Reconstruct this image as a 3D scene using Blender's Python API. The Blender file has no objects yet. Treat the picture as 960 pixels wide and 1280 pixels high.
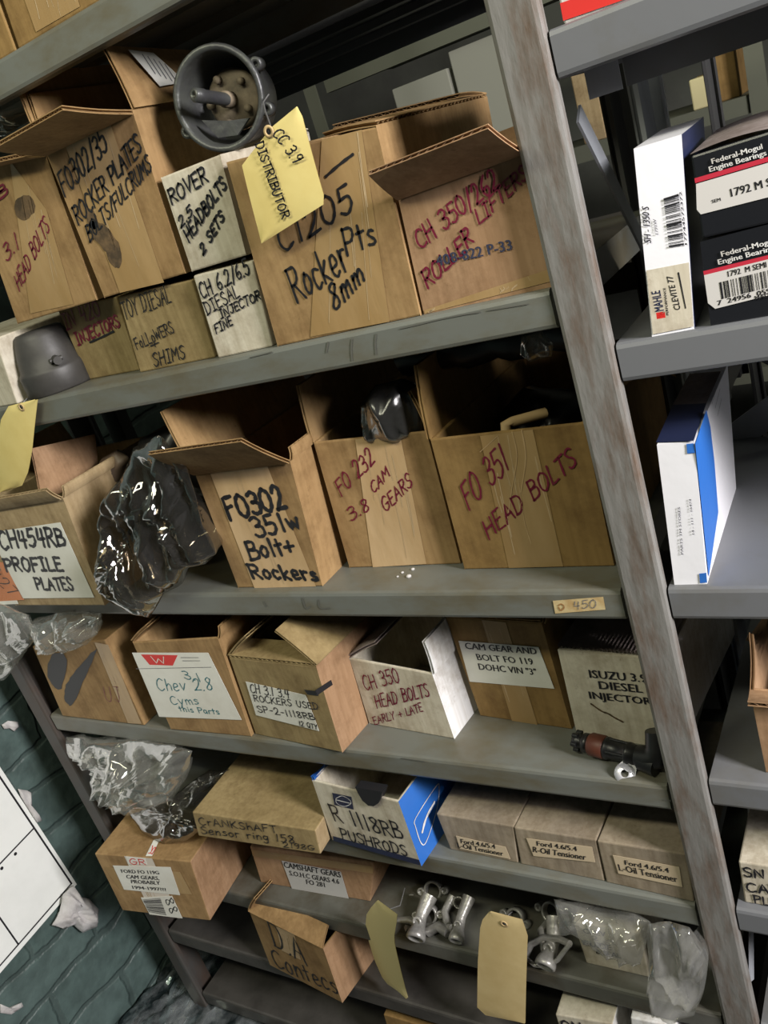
import bpy, math, random
from mathutils import Vector, Matrix, noise
random.seed(7)
SC = bpy.context.scene
COL = SC.collection
# ------------------------------------------------------------------ camera
CAM = Vector((0.23732, -0.60654, 1.26381))
FPX = 1074.26
RM = Matrix(((0.8315857, 0.4675864, -0.2997135), (-0.0589406, -0.4622934, -0.8847660), (-0.5522601, 0.7534241, -0.3568767)))
cd = bpy.data.cameras.new('camera'); cam = bpy.data.objects.new('camera', cd); COL.objects.link(cam)
cd.sensor_fit = 'HORIZONTAL'; cd.sensor_width = 36; cd.lens = 36*FPX/960; cd.clip_start = .02
m3 = Matrix((RM[0], -RM[1], -RM[2])).transposed()
cam.matrix_world = Matrix.Translation(CAM) @ m3.to_4x4()
SC.camera = cam
# ------------------------------------------------------------------ view, world, lights
vs = SC.view_settings
vs.view_transform = 'Standard'; vs.look = 'None'; vs.gamma = 1; vs.exposure = 0.14; vs.use_curve_mapping = False
SC.cycles.transparent_max_bounces = 24
w = bpy.data.worlds.new('world'); SC.world = w; w.use_nodes = True
w.node_tree.nodes['Background'].inputs[0].default_value = (.9, 1.0, .88, 1)
w.node_tree.nodes['Background'].inputs[1].default_value = 0.016
def area(name, loc, target, size, power, col):
    d = bpy.data.lights.new(name, 'AREA'); d.shape = 'RECTANGLE'; d.size, d.size_y = size; d.energy = power; d.color = col
    o = bpy.data.objects.new(name, d); COL.objects.link(o); o.location = loc
    o.rotation_euler = (Vector(target)-Vector(loc)).to_track_quat('-Z', 'Y').to_euler(); return o
area('daylight_from_the_right', (1.75, -.55, 1.75), (-.3, .1, .9), (.4, .55), 80, (1, .96, .96))
area('aisle_fluorescent', (-.30, -.95, 2.12), (-.32, 0, 1.0), (1.2, .12), 11, (1, .98, .74))
area('far_aisle_fluorescent', (.1, .95, 2.1), (-.2, 1.6, 1.2), (1.2, .15), 2.2, (.95, 1, .8))
# ------------------------------------------------------------------ helpers
def ray(u, v): return RM.transposed() @ Vector(((u-480)/FPX, (v-640)/FPX, 1))
def on(u, v, P, n):
    d = ray(u, v); n = Vector(n); return CAM + d*((Vector(P)-CAM).dot(n)/d.dot(n))
def on_y(u, v, y): return on(u, v, (0, y, 0), (0, 1, 0))
def on_z(u, v, z): return on(u, v, (0, 0, z), (0, 0, 1))
def on_x(u, v, x): return on(u, v, (x, 0, 0), (1, 0, 0))
UP = Vector((0, 0, 1))

class MB:
    def __init__(s): s.v = []; s.f = []; s.m = []; s.sm = []
    def face(s, pts, m=0, sm=False):
        k = len(s.v); s.v += [Vector(p) for p in pts]; s.f.append(tuple(range(k, k+len(pts)))); s.m.append(m); s.sm.append(sm)
    def mesh(s, verts, faces, m=0, sm=False):
        k = len(s.v); s.v += [Vector(p) for p in verts]
        for f in faces: s.f.append(tuple(k+i for i in f)); s.m.append(m); s.sm.append(sm)
    def hexa(s, q, m=0):   # q: 4 bottom, 4 top, both counter-clockwise from above
        s.mesh(q, [(3, 2, 1, 0), (4, 5, 6, 7), (0, 1, 5, 4), (1, 2, 6, 5), (2, 3, 7, 6), (3, 0, 4, 7)], m)
    def box(s, x0, x1, y0, y1, z0, z1, m=0):
        s.hexa([(x0, y0, z0), (x1, y0, z0), (x1, y1, z0), (x0, y1, z0), (x0, y0, z1), (x1, y0, z1), (x1, y1, z1), (x0, y1, z1)], m)
    def slab(s, P, n, t, m=0):   # P: quad or polygon, thickened along -n
        n = Vector(n); P = [Vector(p) for p in P]; k = len(P); Q = [p-n*t for p in P]
        s.mesh(P+Q, [tuple(range(k)), tuple(reversed(range(k, 2*k)))]+[(i, i+k, (i+1) % k+k, (i+1) % k) for i in range(k)], m)
    def tube(s, pts, r, seg=8, m=0, caps=True):
        pts = [Vector(p) for p in pts]; n = len(pts)
        rr = r if isinstance(r, (list, tuple)) else [r]*n
        V = []; a = None
        for i, p in enumerate(pts):
            d = (pts[min(i+1, n-1)]-pts[max(i-1, 0)]).normalized()
            if a is None: a = d.orthogonal().normalized()
            a = (a-d*a.dot(d)).normalized(); b = d.cross(a)
            V += [p+(a*math.cos(t)+b*math.sin(t))*rr[i] for t in [2*math.pi*j/seg for j in range(seg)]]
        F = [(i*seg+j, i*seg+(j+1) % seg, (i+1)*seg+(j+1) % seg, (i+1)*seg+j) for i in range(n-1) for j in range(seg)]
        s.mesh(V, F, m, True)
        if caps: s.face(list(reversed(V[:seg])), m); s.face(V[-seg:], m)
    def lathe(s, prof, o, ax, seg=32, m=0):   # prof: (radius, height) pairs along axis ax from o
        ax = Vector(ax).normalized(); a = ax.orthogonal().normalized(); b = ax.cross(a); o = Vector(o); V = []
        for r, h in prof: V += [o+ax*h+(a*math.cos(t)+b*math.sin(t))*r for t in [2*math.pi*j/seg for j in range(seg)]]
        s.mesh(V, [(i*seg+j, i*seg+(j+1) % seg, (i+1)*seg+(j+1) % seg, (i+1)*seg+j) for i in range(len(prof)-1) for j in range(seg)], m, True)
    def build(s, name, mats, parent=None, base=None, bevel=0, seg=2):
        base = Vector(base) if base is not None else (Vector(parent.location) if parent else Vector((0, 0, 0)))
        me = bpy.data.meshes.new(name); me.from_pydata([v-base for v in s.v], [], s.f)
        for m in (mats if isinstance(mats, (list, tuple)) else [mats]): me.materials.append(m)
        for p, mi, sm in zip(me.polygons, s.m, s.sm): p.material_index = mi; p.use_smooth = sm
        me.update(); o = bpy.data.objects.new(name, me); COL.objects.link(o)
        if parent: o.parent = parent
        else: o.location = base
        if bevel:
            b = o.modifiers.new('bevel', 'BEVEL'); b.width = bevel; b.segments = seg; b.limit_method = 'ANGLE'; b.angle_limit = math.radians(50)
        return o

def tag(o, label, cat, group=None, kind=None):
    o['label'] = label
    if cat: o['category'] = cat
    if group: o['group'] = group
    if kind: o['kind'] = kind
    return o
def thing(name, loc, label, cat, group=None):
    o = bpy.data.objects.new(name, None); o.empty_display_size = .02; COL.objects.link(o); o.location = loc
    return tag(o, label, cat, group)

# ------------------------------------------------------------------ materials
def mat(name, col, rough=.7, metal=0, noise_amt=0, scale=12, col2=None, bump=0, bscale=60, stretch=(1, 1, 1), lo=.4, hi=.65, spec=.5, detail=6):
    m = bpy.data.materials.new(name); m.use_nodes = True; nt = m.node_tree; P = nt.nodes['Principled BSDF']
    P.inputs['Base Color'].default_value = (*col, 1); P.inputs['Roughness'].default_value = rough; P.inputs['Metallic'].default_value = metal
    P.inputs['Specular IOR Level'].default_value = spec
    tc = nt.nodes.new('ShaderNodeTexCoord'); mp = nt.nodes.new('ShaderNodeMapping'); mp.inputs['Scale'].default_value = stretch
    nt.links.new(tc.outputs['Object'], mp.inputs['Vector'])
    if col2 is not None:
        t = nt.nodes.new('ShaderNodeTexNoise'); t.inputs['Scale'].default_value = scale; t.inputs['Detail'].default_value = detail; t.inputs['Roughness'].default_value = .65
        r = nt.nodes.new('ShaderNodeValToRGB'); r.color_ramp.elements[0].position = lo; r.color_ramp.elements[1].position = hi
        r.color_ramp.elements[0].color = (*col, 1); r.color_ramp.elements[1].color = (*col2, 1)
        nt.links.new(mp.outputs[0], t.inputs['Vector']); nt.links.new(t.outputs['Fac'], r.inputs[0]); nt.links.new(r.outputs[0], P.inputs['Base Color'])
    if bump:
        t2 = nt.nodes.new('ShaderNodeTexNoise'); t2.inputs['Scale'].default_value = bscale; t2.inputs['Detail'].default_value = 4
        b = nt.nodes.new('ShaderNodeBump'); b.inputs['Strength'].default_value = bump; b.inputs['Distance'].default_value = .002
        nt.links.new(mp.outputs[0], t2.inputs['Vector']); nt.links.new(t2.outputs['Fac'], b.inputs['Height']); nt.links.new(b.outputs[0], P.inputs['Normal'])
    return m
def card(name, a, b):   # board with faint flute lines, handling grime and small scuffs
    m = mat(name, a, .80, col2=b, scale=9, bump=.25, bscale=90, stretch=(1, 1, .35), spec=.3, lo=.35, hi=.72)
    nt = m.node_tree; P = nt.nodes['Principled BSDF']; L = nt.links.new
    src = P.inputs['Base Color'].links[0].from_socket
    tc = nt.nodes.new('ShaderNodeTexCoord'); col = src
    def layer(tex_out, lo, hi, dark, fac):
        nonlocal col
        r = nt.nodes.new('ShaderNodeValToRGB'); r.color_ramp.elements[0].position = lo; r.color_ramp.elements[1].position = hi
        r.color_ramp.elements[0].color = (*dark, 1); r.color_ramp.elements[1].color = (1, 1, 1, 1); L(tex_out, r.inputs[0])
        x = nt.nodes.new('ShaderNodeMixRGB'); x.blend_type = 'MULTIPLY'; x.inputs[0].default_value = fac; L(col, x.inputs[1]); L(r.outputs[0], x.inputs[2]); col = x.outputs[0]
    n1 = nt.nodes.new('ShaderNodeTexNoise'); n1.inputs['Scale'].default_value = 22; n1.inputs['Detail'].default_value = 8; n1.inputs['Roughness'].default_value = .7; L(tc.outputs['Object'], n1.inputs['Vector'])
    layer(n1.outputs['Fac'], .34, .56, (.55, .50, .44), .75)
    mp = nt.nodes.new('ShaderNodeMapping'); mp.inputs['Scale'].default_value = (1, 1, .03); L(tc.outputs['Object'], mp.inputs['Vector'])
    n2 = nt.nodes.new('ShaderNodeTexNoise'); n2.inputs['Scale'].default_value = 190; n2.inputs['Detail'].default_value = 2; L(mp.outputs[0], n2.inputs['Vector'])
    layer(n2.outputs['Fac'], .35, .60, (.84, .82, .79), .8)
    n3 = nt.nodes.new('ShaderNodeTexNoise'); n3.inputs['Scale'].default_value = 75; n3.inputs['Detail'].default_value = 10; n3.inputs['Roughness'].default_value = .8; L(tc.outputs['Object'], n3.inputs['Vector'])
    layer(n3.outputs['Fac'], .30, .40, (.40, .34, .28), .7)
    L(col, P.inputs['Base Color']); return m
KRAFT = card('kraft_cardboard', (.38, .25, .115), (.27, .165, .07))
KRAFTR = card('reddish_cardboard', (.43, .275, .16), (.32, .19, .10))
KRAFTD = card('dark_cardboard', (.30, .19, .07), (.21, .125, .04))
KRAFTP = card('pale_cardboard', (.45, .345, .20), (.33, .24, .125))
OLIVE = card('olive_cardboard', (.36, .275, .135), (.26, .19, .085))
KRAFTG = card('greyed_cardboard', (.37, .31, .225), (.22, .18, .135))
WHITEC = card('white_cardboard', (.66, .62, .52), (.54, .49, .38))
WHITEB = card('bright_white_cardboard', (.80, .80, .80), (.70, .70, .69))
GREYC = card('grey_corrugated_cardboard', (.34, .29, .28), (.24, .20, .19))
STAIN = mat('dark_grease_stain', (.055, .036, .018), .8, col2=(.16, .10, .048), scale=70)
TAPE = mat('brown_packing_tape', (.32, .205, .085), .30, col2=(.40, .27, .13), scale=14, bump=.35, bscale=45, stretch=(1, 1, .3))
WRINK_GLINT = mat('tape_wrinkle_glint', (.50, .37, .22), .22)  # wrinkles drawn as pale strokes, their highlight put into the colour
TAPEP = mat('pale_packing_tape', (.55, .39, .22), .28, col2=(.45, .30, .15), scale=20, bump=.5, bscale=40, stretch=(1, 1, .25))
PAPER = mat('white_paper', (.72, .72, .66), .7, col2=(.62, .61, .54), scale=8, bump=.15)
PAPERY = mat('yellow_tag_paper', (.74, .62, .25), .75, col2=(.66, .53, .19), scale=7, bump=.1)
MANILA = mat('manila_tag_paper', (.66, .52, .26), .75, col2=(.56, .42, .19), scale=9, bump=.1)
INK = mat('black_marker_ink', (.012, .012, .015), .5)
INKM = mat('maroon_marker_ink', (.15, .008, .030), .5)
INKT = mat('teal_marker_ink', (.0, .13, .16), .5)
INKB = mat('dark_blue_stamp_ink', (.03, .035, .07), .6)
INKG = mat('grey_print_ink', (.15, .15, .16), .6)
RED = mat('red_print', (.62, .025, .02), .5)
CRIM = mat('crimson_print', (.50, .03, .055), .4)
BLUE = mat('blue_print', (.03, .15, .52), .35, bump=.2)
NAVY = mat('navy_print', (.016, .022, .06), .35)
GLOSSW = mat('glossy_white_board', (.80, .80, .84), .35, bump=.15)
BLACKC = mat('glossy_black_board', (.012, .013, .016), .3)
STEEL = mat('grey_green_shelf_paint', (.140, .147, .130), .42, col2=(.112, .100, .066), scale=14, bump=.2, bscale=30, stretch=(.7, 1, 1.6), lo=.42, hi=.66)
STEELG = mat('darker_shelf_paint', (.105, .105, .09), .48, col2=(.07, .062, .045), scale=16, bump=.3, bscale=40, lo=.42, hi=.62)  # darker tone of the shelf paint, for the sixth shelf
STEELD = mat('darkest_shelf_paint', (.058, .054, .048), .5, col2=(.038, .035, .031), scale=18, bump=.3, bscale=40, lo=.42, hi=.62)  # darkest tone of the shelf paint, for the two lowest left shelves
STEELR = mat('cool_lit_shelf_paint', (.145, .15, .16), .40, col2=(.12, .115, .10), scale=9, bump=.12, bscale=30, lo=.5, hi=.75)  # same paint as the left bay, bluish light put into the colour
STAINS = mat('drip_stain', (.105, .105, .09), .6)
RUSTP = mat('rusty_post_paint', (.185, .180, .168), .42, col2=(.115, .082, .060), scale=48, bump=.4, bscale=110, stretch=(1.3, 1, .3), lo=.45, hi=.68)
RUSTD = mat('dark_rusty_post_paint', (.055, .055, .052), .55, col2=(.058, .040, .030), scale=20, stretch=(1, 1, .4))
GALV = mat('pale_post_paint', (.34, .36, .39), .4, col2=(.24, .25, .27), scale=16, stretch=(1, 1, .3))
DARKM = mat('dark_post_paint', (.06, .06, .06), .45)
CAST = mat('cast_aluminium', (.40, .39, .365), .34, .4, col2=(.22, .215, .20), scale=40, bump=.3, bscale=200)
GREYM = mat('sooty_grey_casting', (.085, .09, .082), .42, .45, col2=(.055, .055, .06), scale=25, bump=.3, bscale=120)
RUSTM = mat('tan_rusted_casting', (.22, .175, .12), .7, .2, col2=(.10, .08, .055), scale=40, bump=.4)
CAP = mat('grey_brown_bakelite', (.042, .040, .037), .5, col2=(.030, .028, .026), scale=30, bump=.2)
BLKP = mat('black_plastic', (.012, .012, .013), .38)
BRNP = mat('brown_plastic', (.10, .028, .015), .5)
ZINC = mat('bright_zinc', (.72, .72, .76), .3, .55)
WIRE = mat('steel_wire', (.5, .5, .5), .35, .8)
TISSUE = mat('peeling_white_paint', (.55, .54, .53), .85, col2=(.38, .36, .35), scale=30, bump=.8, bscale=60)
FLOORM = mat('dusty_concrete', (.07, .072, .07), .7, col2=(.04, .042, .04), scale=6, bump=.6, bscale=25)
DRYWALL = mat('far_wall_paint', (.10, .105, .085), .8, col2=(.07, .07, .06), scale=3)

def film(name, tint, dens, gl=.06, rough=.055, fr=.30, bump=.30):   # clear plastic film: mostly transparent, haze and sharp reflections
    m = bpy.data.materials.new(name); m.use_nodes = True; nt = m.node_tree; nt.nodes.clear()
    out = nt.nodes.new('ShaderNodeOutputMaterial'); tr = nt.nodes.new('ShaderNodeBsdfTransparent'); tr.inputs[0].default_value = (*tint, 1)
    df = nt.nodes.new('ShaderNodeBsdfDiffuse'); df.inputs[0].default_value = (.62, .62, .58, 1)
    g = nt.nodes.new('ShaderNodeBsdfGlossy'); g.inputs['Roughness'].default_value = rough; g.inputs[0].default_value = (1, 1, 1, 1)
    tc = nt.nodes.new('ShaderNodeTexCoord'); no = nt.nodes.new('ShaderNodeTexNoise'); no.inputs['Scale'].default_value = 26; no.inputs['Detail'].default_value = 2
    bp = nt.nodes.new('ShaderNodeBump'); bp.inputs['Strength'].default_value = bump; bp.inputs['Distance'].default_value = .006
    nt.links.new(tc.outputs['Object'], no.inputs['Vector']); nt.links.new(no.outputs['Fac'], bp.inputs['Height']); nt.links.new(bp.outputs[0], g.inputs['Normal'])
    lw = nt.nodes.new('ShaderNodeLayerWeight'); lw.inputs['Blend'].default_value = .25; nt.links.new(bp.outputs[0], lw.inputs['Normal'])
    m1 = nt.nodes.new('ShaderNodeMixShader'); m1.inputs[0].default_value = dens
    nt.links.new(tr.outputs[0], m1.inputs[1]); nt.links.new(df.outputs[0], m1.inputs[2])
    ma = nt.nodes.new('ShaderNodeMath'); ma.operation = 'MULTIPLY_ADD'; ma.inputs[1].default_value = fr; ma.inputs[2].default_value = gl
    nt.links.new(lw.outputs['Fresnel'], ma.inputs[0])
    m2 = nt.nodes.new('ShaderNodeMixShader'); nt.links.new(ma.outputs[0], m2.inputs[0])
    nt.links.new(m1.outputs[0], m2.inputs[1]); nt.links.new(g.outputs[0], m2.inputs[2]); nt.links.new(m2.outputs[0], out.inputs[0])
    return m
FILM = film('clear_plastic_film', (.92, .92, .89), .12)
FILMD = film('smoky_plastic_film', (.52, .48, .40), .02, .07, .05, .28)
FILMB = film('black_plastic_film', (.05, .05, .05), .03, .04, .22, .2)

# ------------------------------------------------------------------ handwriting: a single-stroke alphabet ('!' = straight segments)
G = {
'A': (.6, '!0,0 .3,1 .58,0|!.12,.38 .48,.38'), 'B': (.55, '!.05,0 .05,1|.05,1 .42,.93 .42,.62 .08,.54|.08,.54 .52,.46 .5,.08 .02,0'),
'C': (.55, '.52,.86 .32,1 .06,.75 .03,.3 .25,0 .54,.14'), 'D': (.6, '!.05,0 .05,1|.0,1 .42,.88 .56,.48 .38,.08 0,0'),
'E': (.5, '!.48,1 .04,1 .04,0 .5,0|!.04,.52 .4,.54'), 'F': (.5, '!.5,1 .06,.97 .03,0|!.05,.52 .4,.55'),
'G': (.6, '.52,.86 .32,1 .06,.72 .05,.25 .3,0 .54,.14 .55,.42|!.3,.42 .6,.42'), 'H': (.58, '!.04,0 .04,1|!.52,0 .52,1|!.04,.5 .52,.54'),
'I': (.4, '!.2,0 .2,1|!.02,1 .38,1|!.02,0 .38,0'), 'J': (.5, '.4,1 .4,.3 .25,0 .03,.2|!.15,1 .52,1'), 'K': (.55, '!.04,0 .04,1|!.5,1 .06,.45|!.1,.5 .54,0'),
'L': (.48, '!.06,1 .03,0 .48,.02'), 'M': (.7, '!.02,0 .08,1 .34,.35 .6,1 .68,0'), 'N': (.6, '!.03,0 .05,1 .52,0 .56,1'), 'O': (.6, '.3,1 .06,.75 .06,.25 .3,0 .54,.25 .54,.75 .3,1'),
'P': (.52, '!.05,0 .05,1|.0,.98 .42,.95 .5,.7 .36,.5 .06,.46'), 'Q': (.6, '.3,1 .06,.75 .06,.25 .3,0 .54,.25 .54,.75 .3,1|!.35,.25 .6,-.1'),
'R': (.55, '!.05,0 .05,1|.0,.98 .42,.95 .48,.7 .34,.52 .06,.48|!.2,.5 .55,0'), 'S': (.52, '.48,.86 .28,1 .06,.82 .2,.56 .44,.38 .44,.1 .2,0 .02,.16'),
'T': (.55, '!.28,0 .28,1|!.0,.98 .56,1'), 'U': (.55, '.04,1 .04,.3 .26,0 .48,.3 .5,1'), 'V': (.55, '!.02,1 .26,0 .54,1'), 'W': (.75, '!.02,1 .18,0 .36,.7 .54,0 .74,1'),
'X': (.55, '!.02,1 .54,0|!.52,1 .02,0'), 'Y': (.55, '!.02,1 .27,.5 .54,1|!.27,.5 .25,0'), 'Z': (.55, '!.04,1 .52,1 .02,0 .54,0'),
'0': (.55, '.28,1 .05,.75 .05,.25 .28,0 .5,.25 .5,.75 .28,1'), '1': (.28, '!.14,0 .16,1'), '2': (.55, '.04,.75 .2,1 .46,.88 .4,.5 .04,.02|!.04,.02 .54,.04'),
'3': (.52, '.04,.88 .28,1 .46,.8 .36,.58 .18,.53|.18,.53 .48,.44 .46,.1 .2,0 .02,.12'), '4': (.55, '!.12,1 .04,.42 .52,.46|!.42,.95 .4,0'), '5': (.52, '!.48,1 .1,1 .07,.58|.07,.58 .4,.6 .48,.25 .26,0 .02,.1'),
'6': (.5, '.42,1 .12,.65 .04,.25 .25,0 .46,.2 .38,.45 .08,.35'), '7': (.5, '!.03,1 .48,1 .18,0'), '8': (.52, '.44,.86 .26,1 .08,.8 .4,.4 .42,.1 .22,0 .06,.18 .36,.62 .44,.86'), '9': (.5, '.44,.9 .2,1 .05,.72 .22,.52 .44,.7|.44,.95 .42,.4 .3,0'),
'a': (.45, '.38,.55 .12,.6 .04,.2 .2,0 .38,.3|!.38,.58 .42,0'), 'c': (.4, '.38,.52 .15,.6 .04,.3 .15,0 .38,.1'), 'd': (.45, '.36,.5 .12,.58 .04,.25 .16,0 .36,.2|!.38,1 .4,0'), 'e': (.42, '.05,.3 .36,.36 .3,.6 .1,.55 .04,.2 .2,0 .4,.1'),
'f': (.35, '.36,.92 .2,1 .15,.7 .15,0|!.0,.55 .3,.56'), 'g': (.45, '.36,.5 .12,.58 .05,.25 .2,.05 .36,.3|.38,.58 .36,-.2 .2,-.38 .04,-.25'), 'h': (.45, '!.06,1 .05,0|.05,.35 .25,.6 .38,.4 .4,0'), 'i': (.16, '!.08,0 .08,.55|!.08,.78 .09,.84'),
'k': (.42, '!.06,1 .05,0|!.36,.6 .07,.28 .4,0'), 'l': (.18, '!.08,1 .1,0'), 'm': (.65, '!.05,.6 .05,0|.05,.4 .22,.6 .3,.35 .32,0|.32,.38 .48,.6 .58,.35 .6,0'), 'n': (.45, '!.05,.6 .05,0|.05,.35 .25,.6 .38,.4 .4,0'),
'o': (.42, '.2,.6 .05,.4 .06,.12 .22,0 .38,.2 .34,.5 .2,.6'), 'p': (.45, '!.06,.6 .04,-.35|.05,.5 .28,.62 .4,.35 .25,.02 .06,.12'), 'r': (.36, '!.06,.6 .06,0|.06,.35 .18,.58 .36,.55'), 's': (.38, '.34,.52 .18,.6 .07,.46 .32,.2 .26,.02 .03,.06'),
't': (.34, '!.15,.9 .15,.02|!.0,.6 .34,.62'), 'u': (.45, '.05,.6 .06,.15 .2,0 .36,.2 .38,.6|!.38,.6 .4,0'), 'w': (.55, '!.02,.6 .14,0 .27,.5 .4,0 .52,.6'),
'+': (.5, '!.25,.15 .25,.75|!.02,.45 .48,.45'), '/': (.4, '!.02,-.1 .4,1.1'), '.': (.16, '!.06,0 .1,.06'), '-': (.36, '!.04,.45 .32,.47'), '?': (.45, '.05,.75 .2,1 .4,.85 .36,.6 .2,.45 .2,.25|!.2,.02 .21,.06'), '"': (.25, '!.06,1 .06,.75|!.2,1 .2,.75'), '#': (.5, '!.15,0 .2,1|!.35,0 .4,1|!.0,.35 .5,.35|!.05,.68 .55,.68'), 'v': (.45, '!.03,.6 .2,0 .42,.6'), 'y': (.45, '!.03,.6 .22,.05|!.42,.6 .1,-.38'), 'b': (.45, '!.05,1 .05,0|.05,.3 .25,.58 .4,.3 .25,0 .05,.1'), ',': (.16, '!.1,.08 .04,-.12'),
' ': (.35, ''),
}
def catmull(p, k=5):
    p = list(p)
    if len(p) < 3: return p
    q = [p[0]]+p+[p[-1]]; o = []
    for i in range(1, len(q)-2):
        for j in range(k):
            t = j/k; a, b, c, d = q[i-1], q[i], q[i+1], q[i+2]
            o.append(tuple(.5*((2*b[x])+(c[x]-a[x])*t+(2*a[x]-5*b[x]+4*c[x]-d[x])*t*t+(3*b[x]-a[x]-3*c[x]+d[x])*t**3) for x in (0, 1)))
    return o+[p[-1]]
def ribbon(mb, pts, n, wd, m):   # one marker stroke: a flat ribbon with rounded ends lying on a plane of normal n
    n = Vector(n); pts = [Vector(p) for p in pts]
    if len(pts) < 2: return
    L, R = [], []
    for i, p in enumerate(pts):
        d = pts[min(i+1, len(pts)-1)]-pts[max(i-1, 0)]
        d = d-n*d.dot(n); d = d.normalized() if d.length > 1e-9 else Vector((1, 0, 0))
        s = n.cross(d)*wd*.5*(1+.18*math.sin(i*1.7+pts[0].x*300)); L.append(p+s); R.append(p-s)
    V = L+R; k = len(pts)
    mb.mesh(V, [(i, i+k, i+k+1, i+1) for i in range(k-1)], m)
    for p, q, sg in ((pts[0], pts[1], -1), (pts[-1], pts[-2], -1)):
        d = (q-p); d = (d-n*d.dot(n)).normalized(); s = n.cross(d)
        mb.face([p+(s*math.cos(t)-d*math.sin(t))*wd*.5 for t in [math.pi*j/6 for j in range(7)]], m)
def hand(mb, txt, P0, P1, H, pl, off, wd, m, jit=.04):
    """hand lettering from pixel P0 to P1, cap height given by pixel H above P0, on plane pl=(point, normal)"""
    P, n = pl; n = Vector(n); P = Vector(P)+n*off
    tot = sum(G[c][0]+.14 for c in txt)-.14; x = 0; rs = random.Random(txt)
    ux, uy = (P1[0]-P0[0])/tot, (P1[1]-P0[1])/tot; hx, hy = H[0]-P0[0], H[1]-P0[1]
    for c in txt:
        wc, st = G[c]; dy = rs.uniform(-jit, jit); sc = 1+rs.uniform(-jit, jit)*1.5
        for q in st.split('|') if st else []:
            straight = q.startswith('!'); pp = [tuple(float(a) for a in z.split(',')) for z in q.lstrip('!').split()]
            pp = [(a+rs.uniform(-jit, jit)*.6, b+rs.uniform(-jit, jit)*.6) for a, b in pp]
            if straight: pp = [tuple(pp[i][k]+(pp[i+1][k]-pp[i][k])*j/3 for k in (0, 1)) for i in range(len(pp)-1) for j in range(3)]+[pp[-1]]
            else: pp = catmull(pp)
            w3 = []
            for a, b in pp:
                a += x; b = b*sc+dy; w3.append(on(P0[0]+ux*a+hx*b, P0[1]+uy*a+hy*b, P, n))
            ribbon(mb, w3, n, wd, m)
        x += wc+.14
_fc = {}
def glyphs(txt, bold):
    k = (txt, bold)
    if k not in _fc:
        cu = bpy.data.curves.new('t', 'FONT'); cu.body = txt; cu.size = 1; cu.offset = bold; cu.resolution_u = 2
        o = bpy.data.objects.new('t', cu); COL.objects.link(o); dg = bpy.context.evaluated_depsgraph_get(); dg.update()
        me = bpy.data.meshes.new_from_object(o.evaluated_get(dg)); _fc[k] = ([(v.co.x, v.co.y) for v in me.vertices], [tuple(p.vertices) for p in me.polygons])
        bpy.data.objects.remove(o); bpy.data.curves.remove(cu); bpy.data.meshes.remove(me)
    return _fc[k]
def printed(mb, txt, P0, P1, H, pl, off, m, bold=.005):
    P, n = pl; n = Vector(n); P = Vector(P)+n*off
    V, F = glyphs(txt, 0.0); x0 = min(v[0] for v in V); x1 = max(v[0] for v in V)
    f = lambda v: on(P0[0]+(P1[0]-P0[0])*(v[0]-x0)/(x1-x0)+(H[0]-P0[0])*v[1]/.70, P0[1]+(P1[1]-P0[1])*(v[0]-x0)/(x1-x0)+(H[1]-P0[1])*v[1]/.70, P, n)
    for k in ((0, .055) if bold >= 0 else (0,)):   # bold face: struck twice side by side
        mb.mesh([f((v[0]+k, v[1]))+n*k*.0004 for v in V], F, m)
def stroke(mb, pxs, pl, off, wd, m, smooth=True):
    P, n = pl; n = Vector(n); P = Vector(P)+n*off
    pp = catmull(pxs) if smooth and len(pxs) > 2 else pxs
    ribbon(mb, [on(a, b, P, n) for a, b in pp], n, wd, m)
def patch(mb, pxs, pl, off, m=0):
    P, n = pl; n = Vector(n); P = Vector(P)+n*off
    pts = [on(a, b, P, n) for a, b in pxs]
    c = sum(((pts[i]-pts[0]).cross(pts[i+1]-pts[0]) for i in range(1, len(pts)-1)), Vector())
    mb.face(pts if c.dot(n) > 0 else pts[::-1], m)
def lerp2(q, s, t): return tuple(q[0][k]*(1-s)*(1-t)+q[1][k]*s*(1-t)+q[2][k]*s*t+q[3][k]*(1-s)*t for k in (0, 1))
def barcode(mb, q, pl, off, m, seed=1, n=40):   # q: px quad; bars run from edge 0-1 to edge 3-2
    r = random.Random(seed); x = 0
    ws = [r.choice((1, 1, 2, 3)) for _ in range(n)]; T = sum(ws)
    for i, wd in enumerate(ws):
        if i % 2 == 0: patch(mb, [lerp2(q, x/T, 0), lerp2(q, (x+wd)/T, 0), lerp2(q, (x+wd)/T, 1), lerp2(q, x/T, 1)], pl, off, m)
        x += wd

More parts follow.
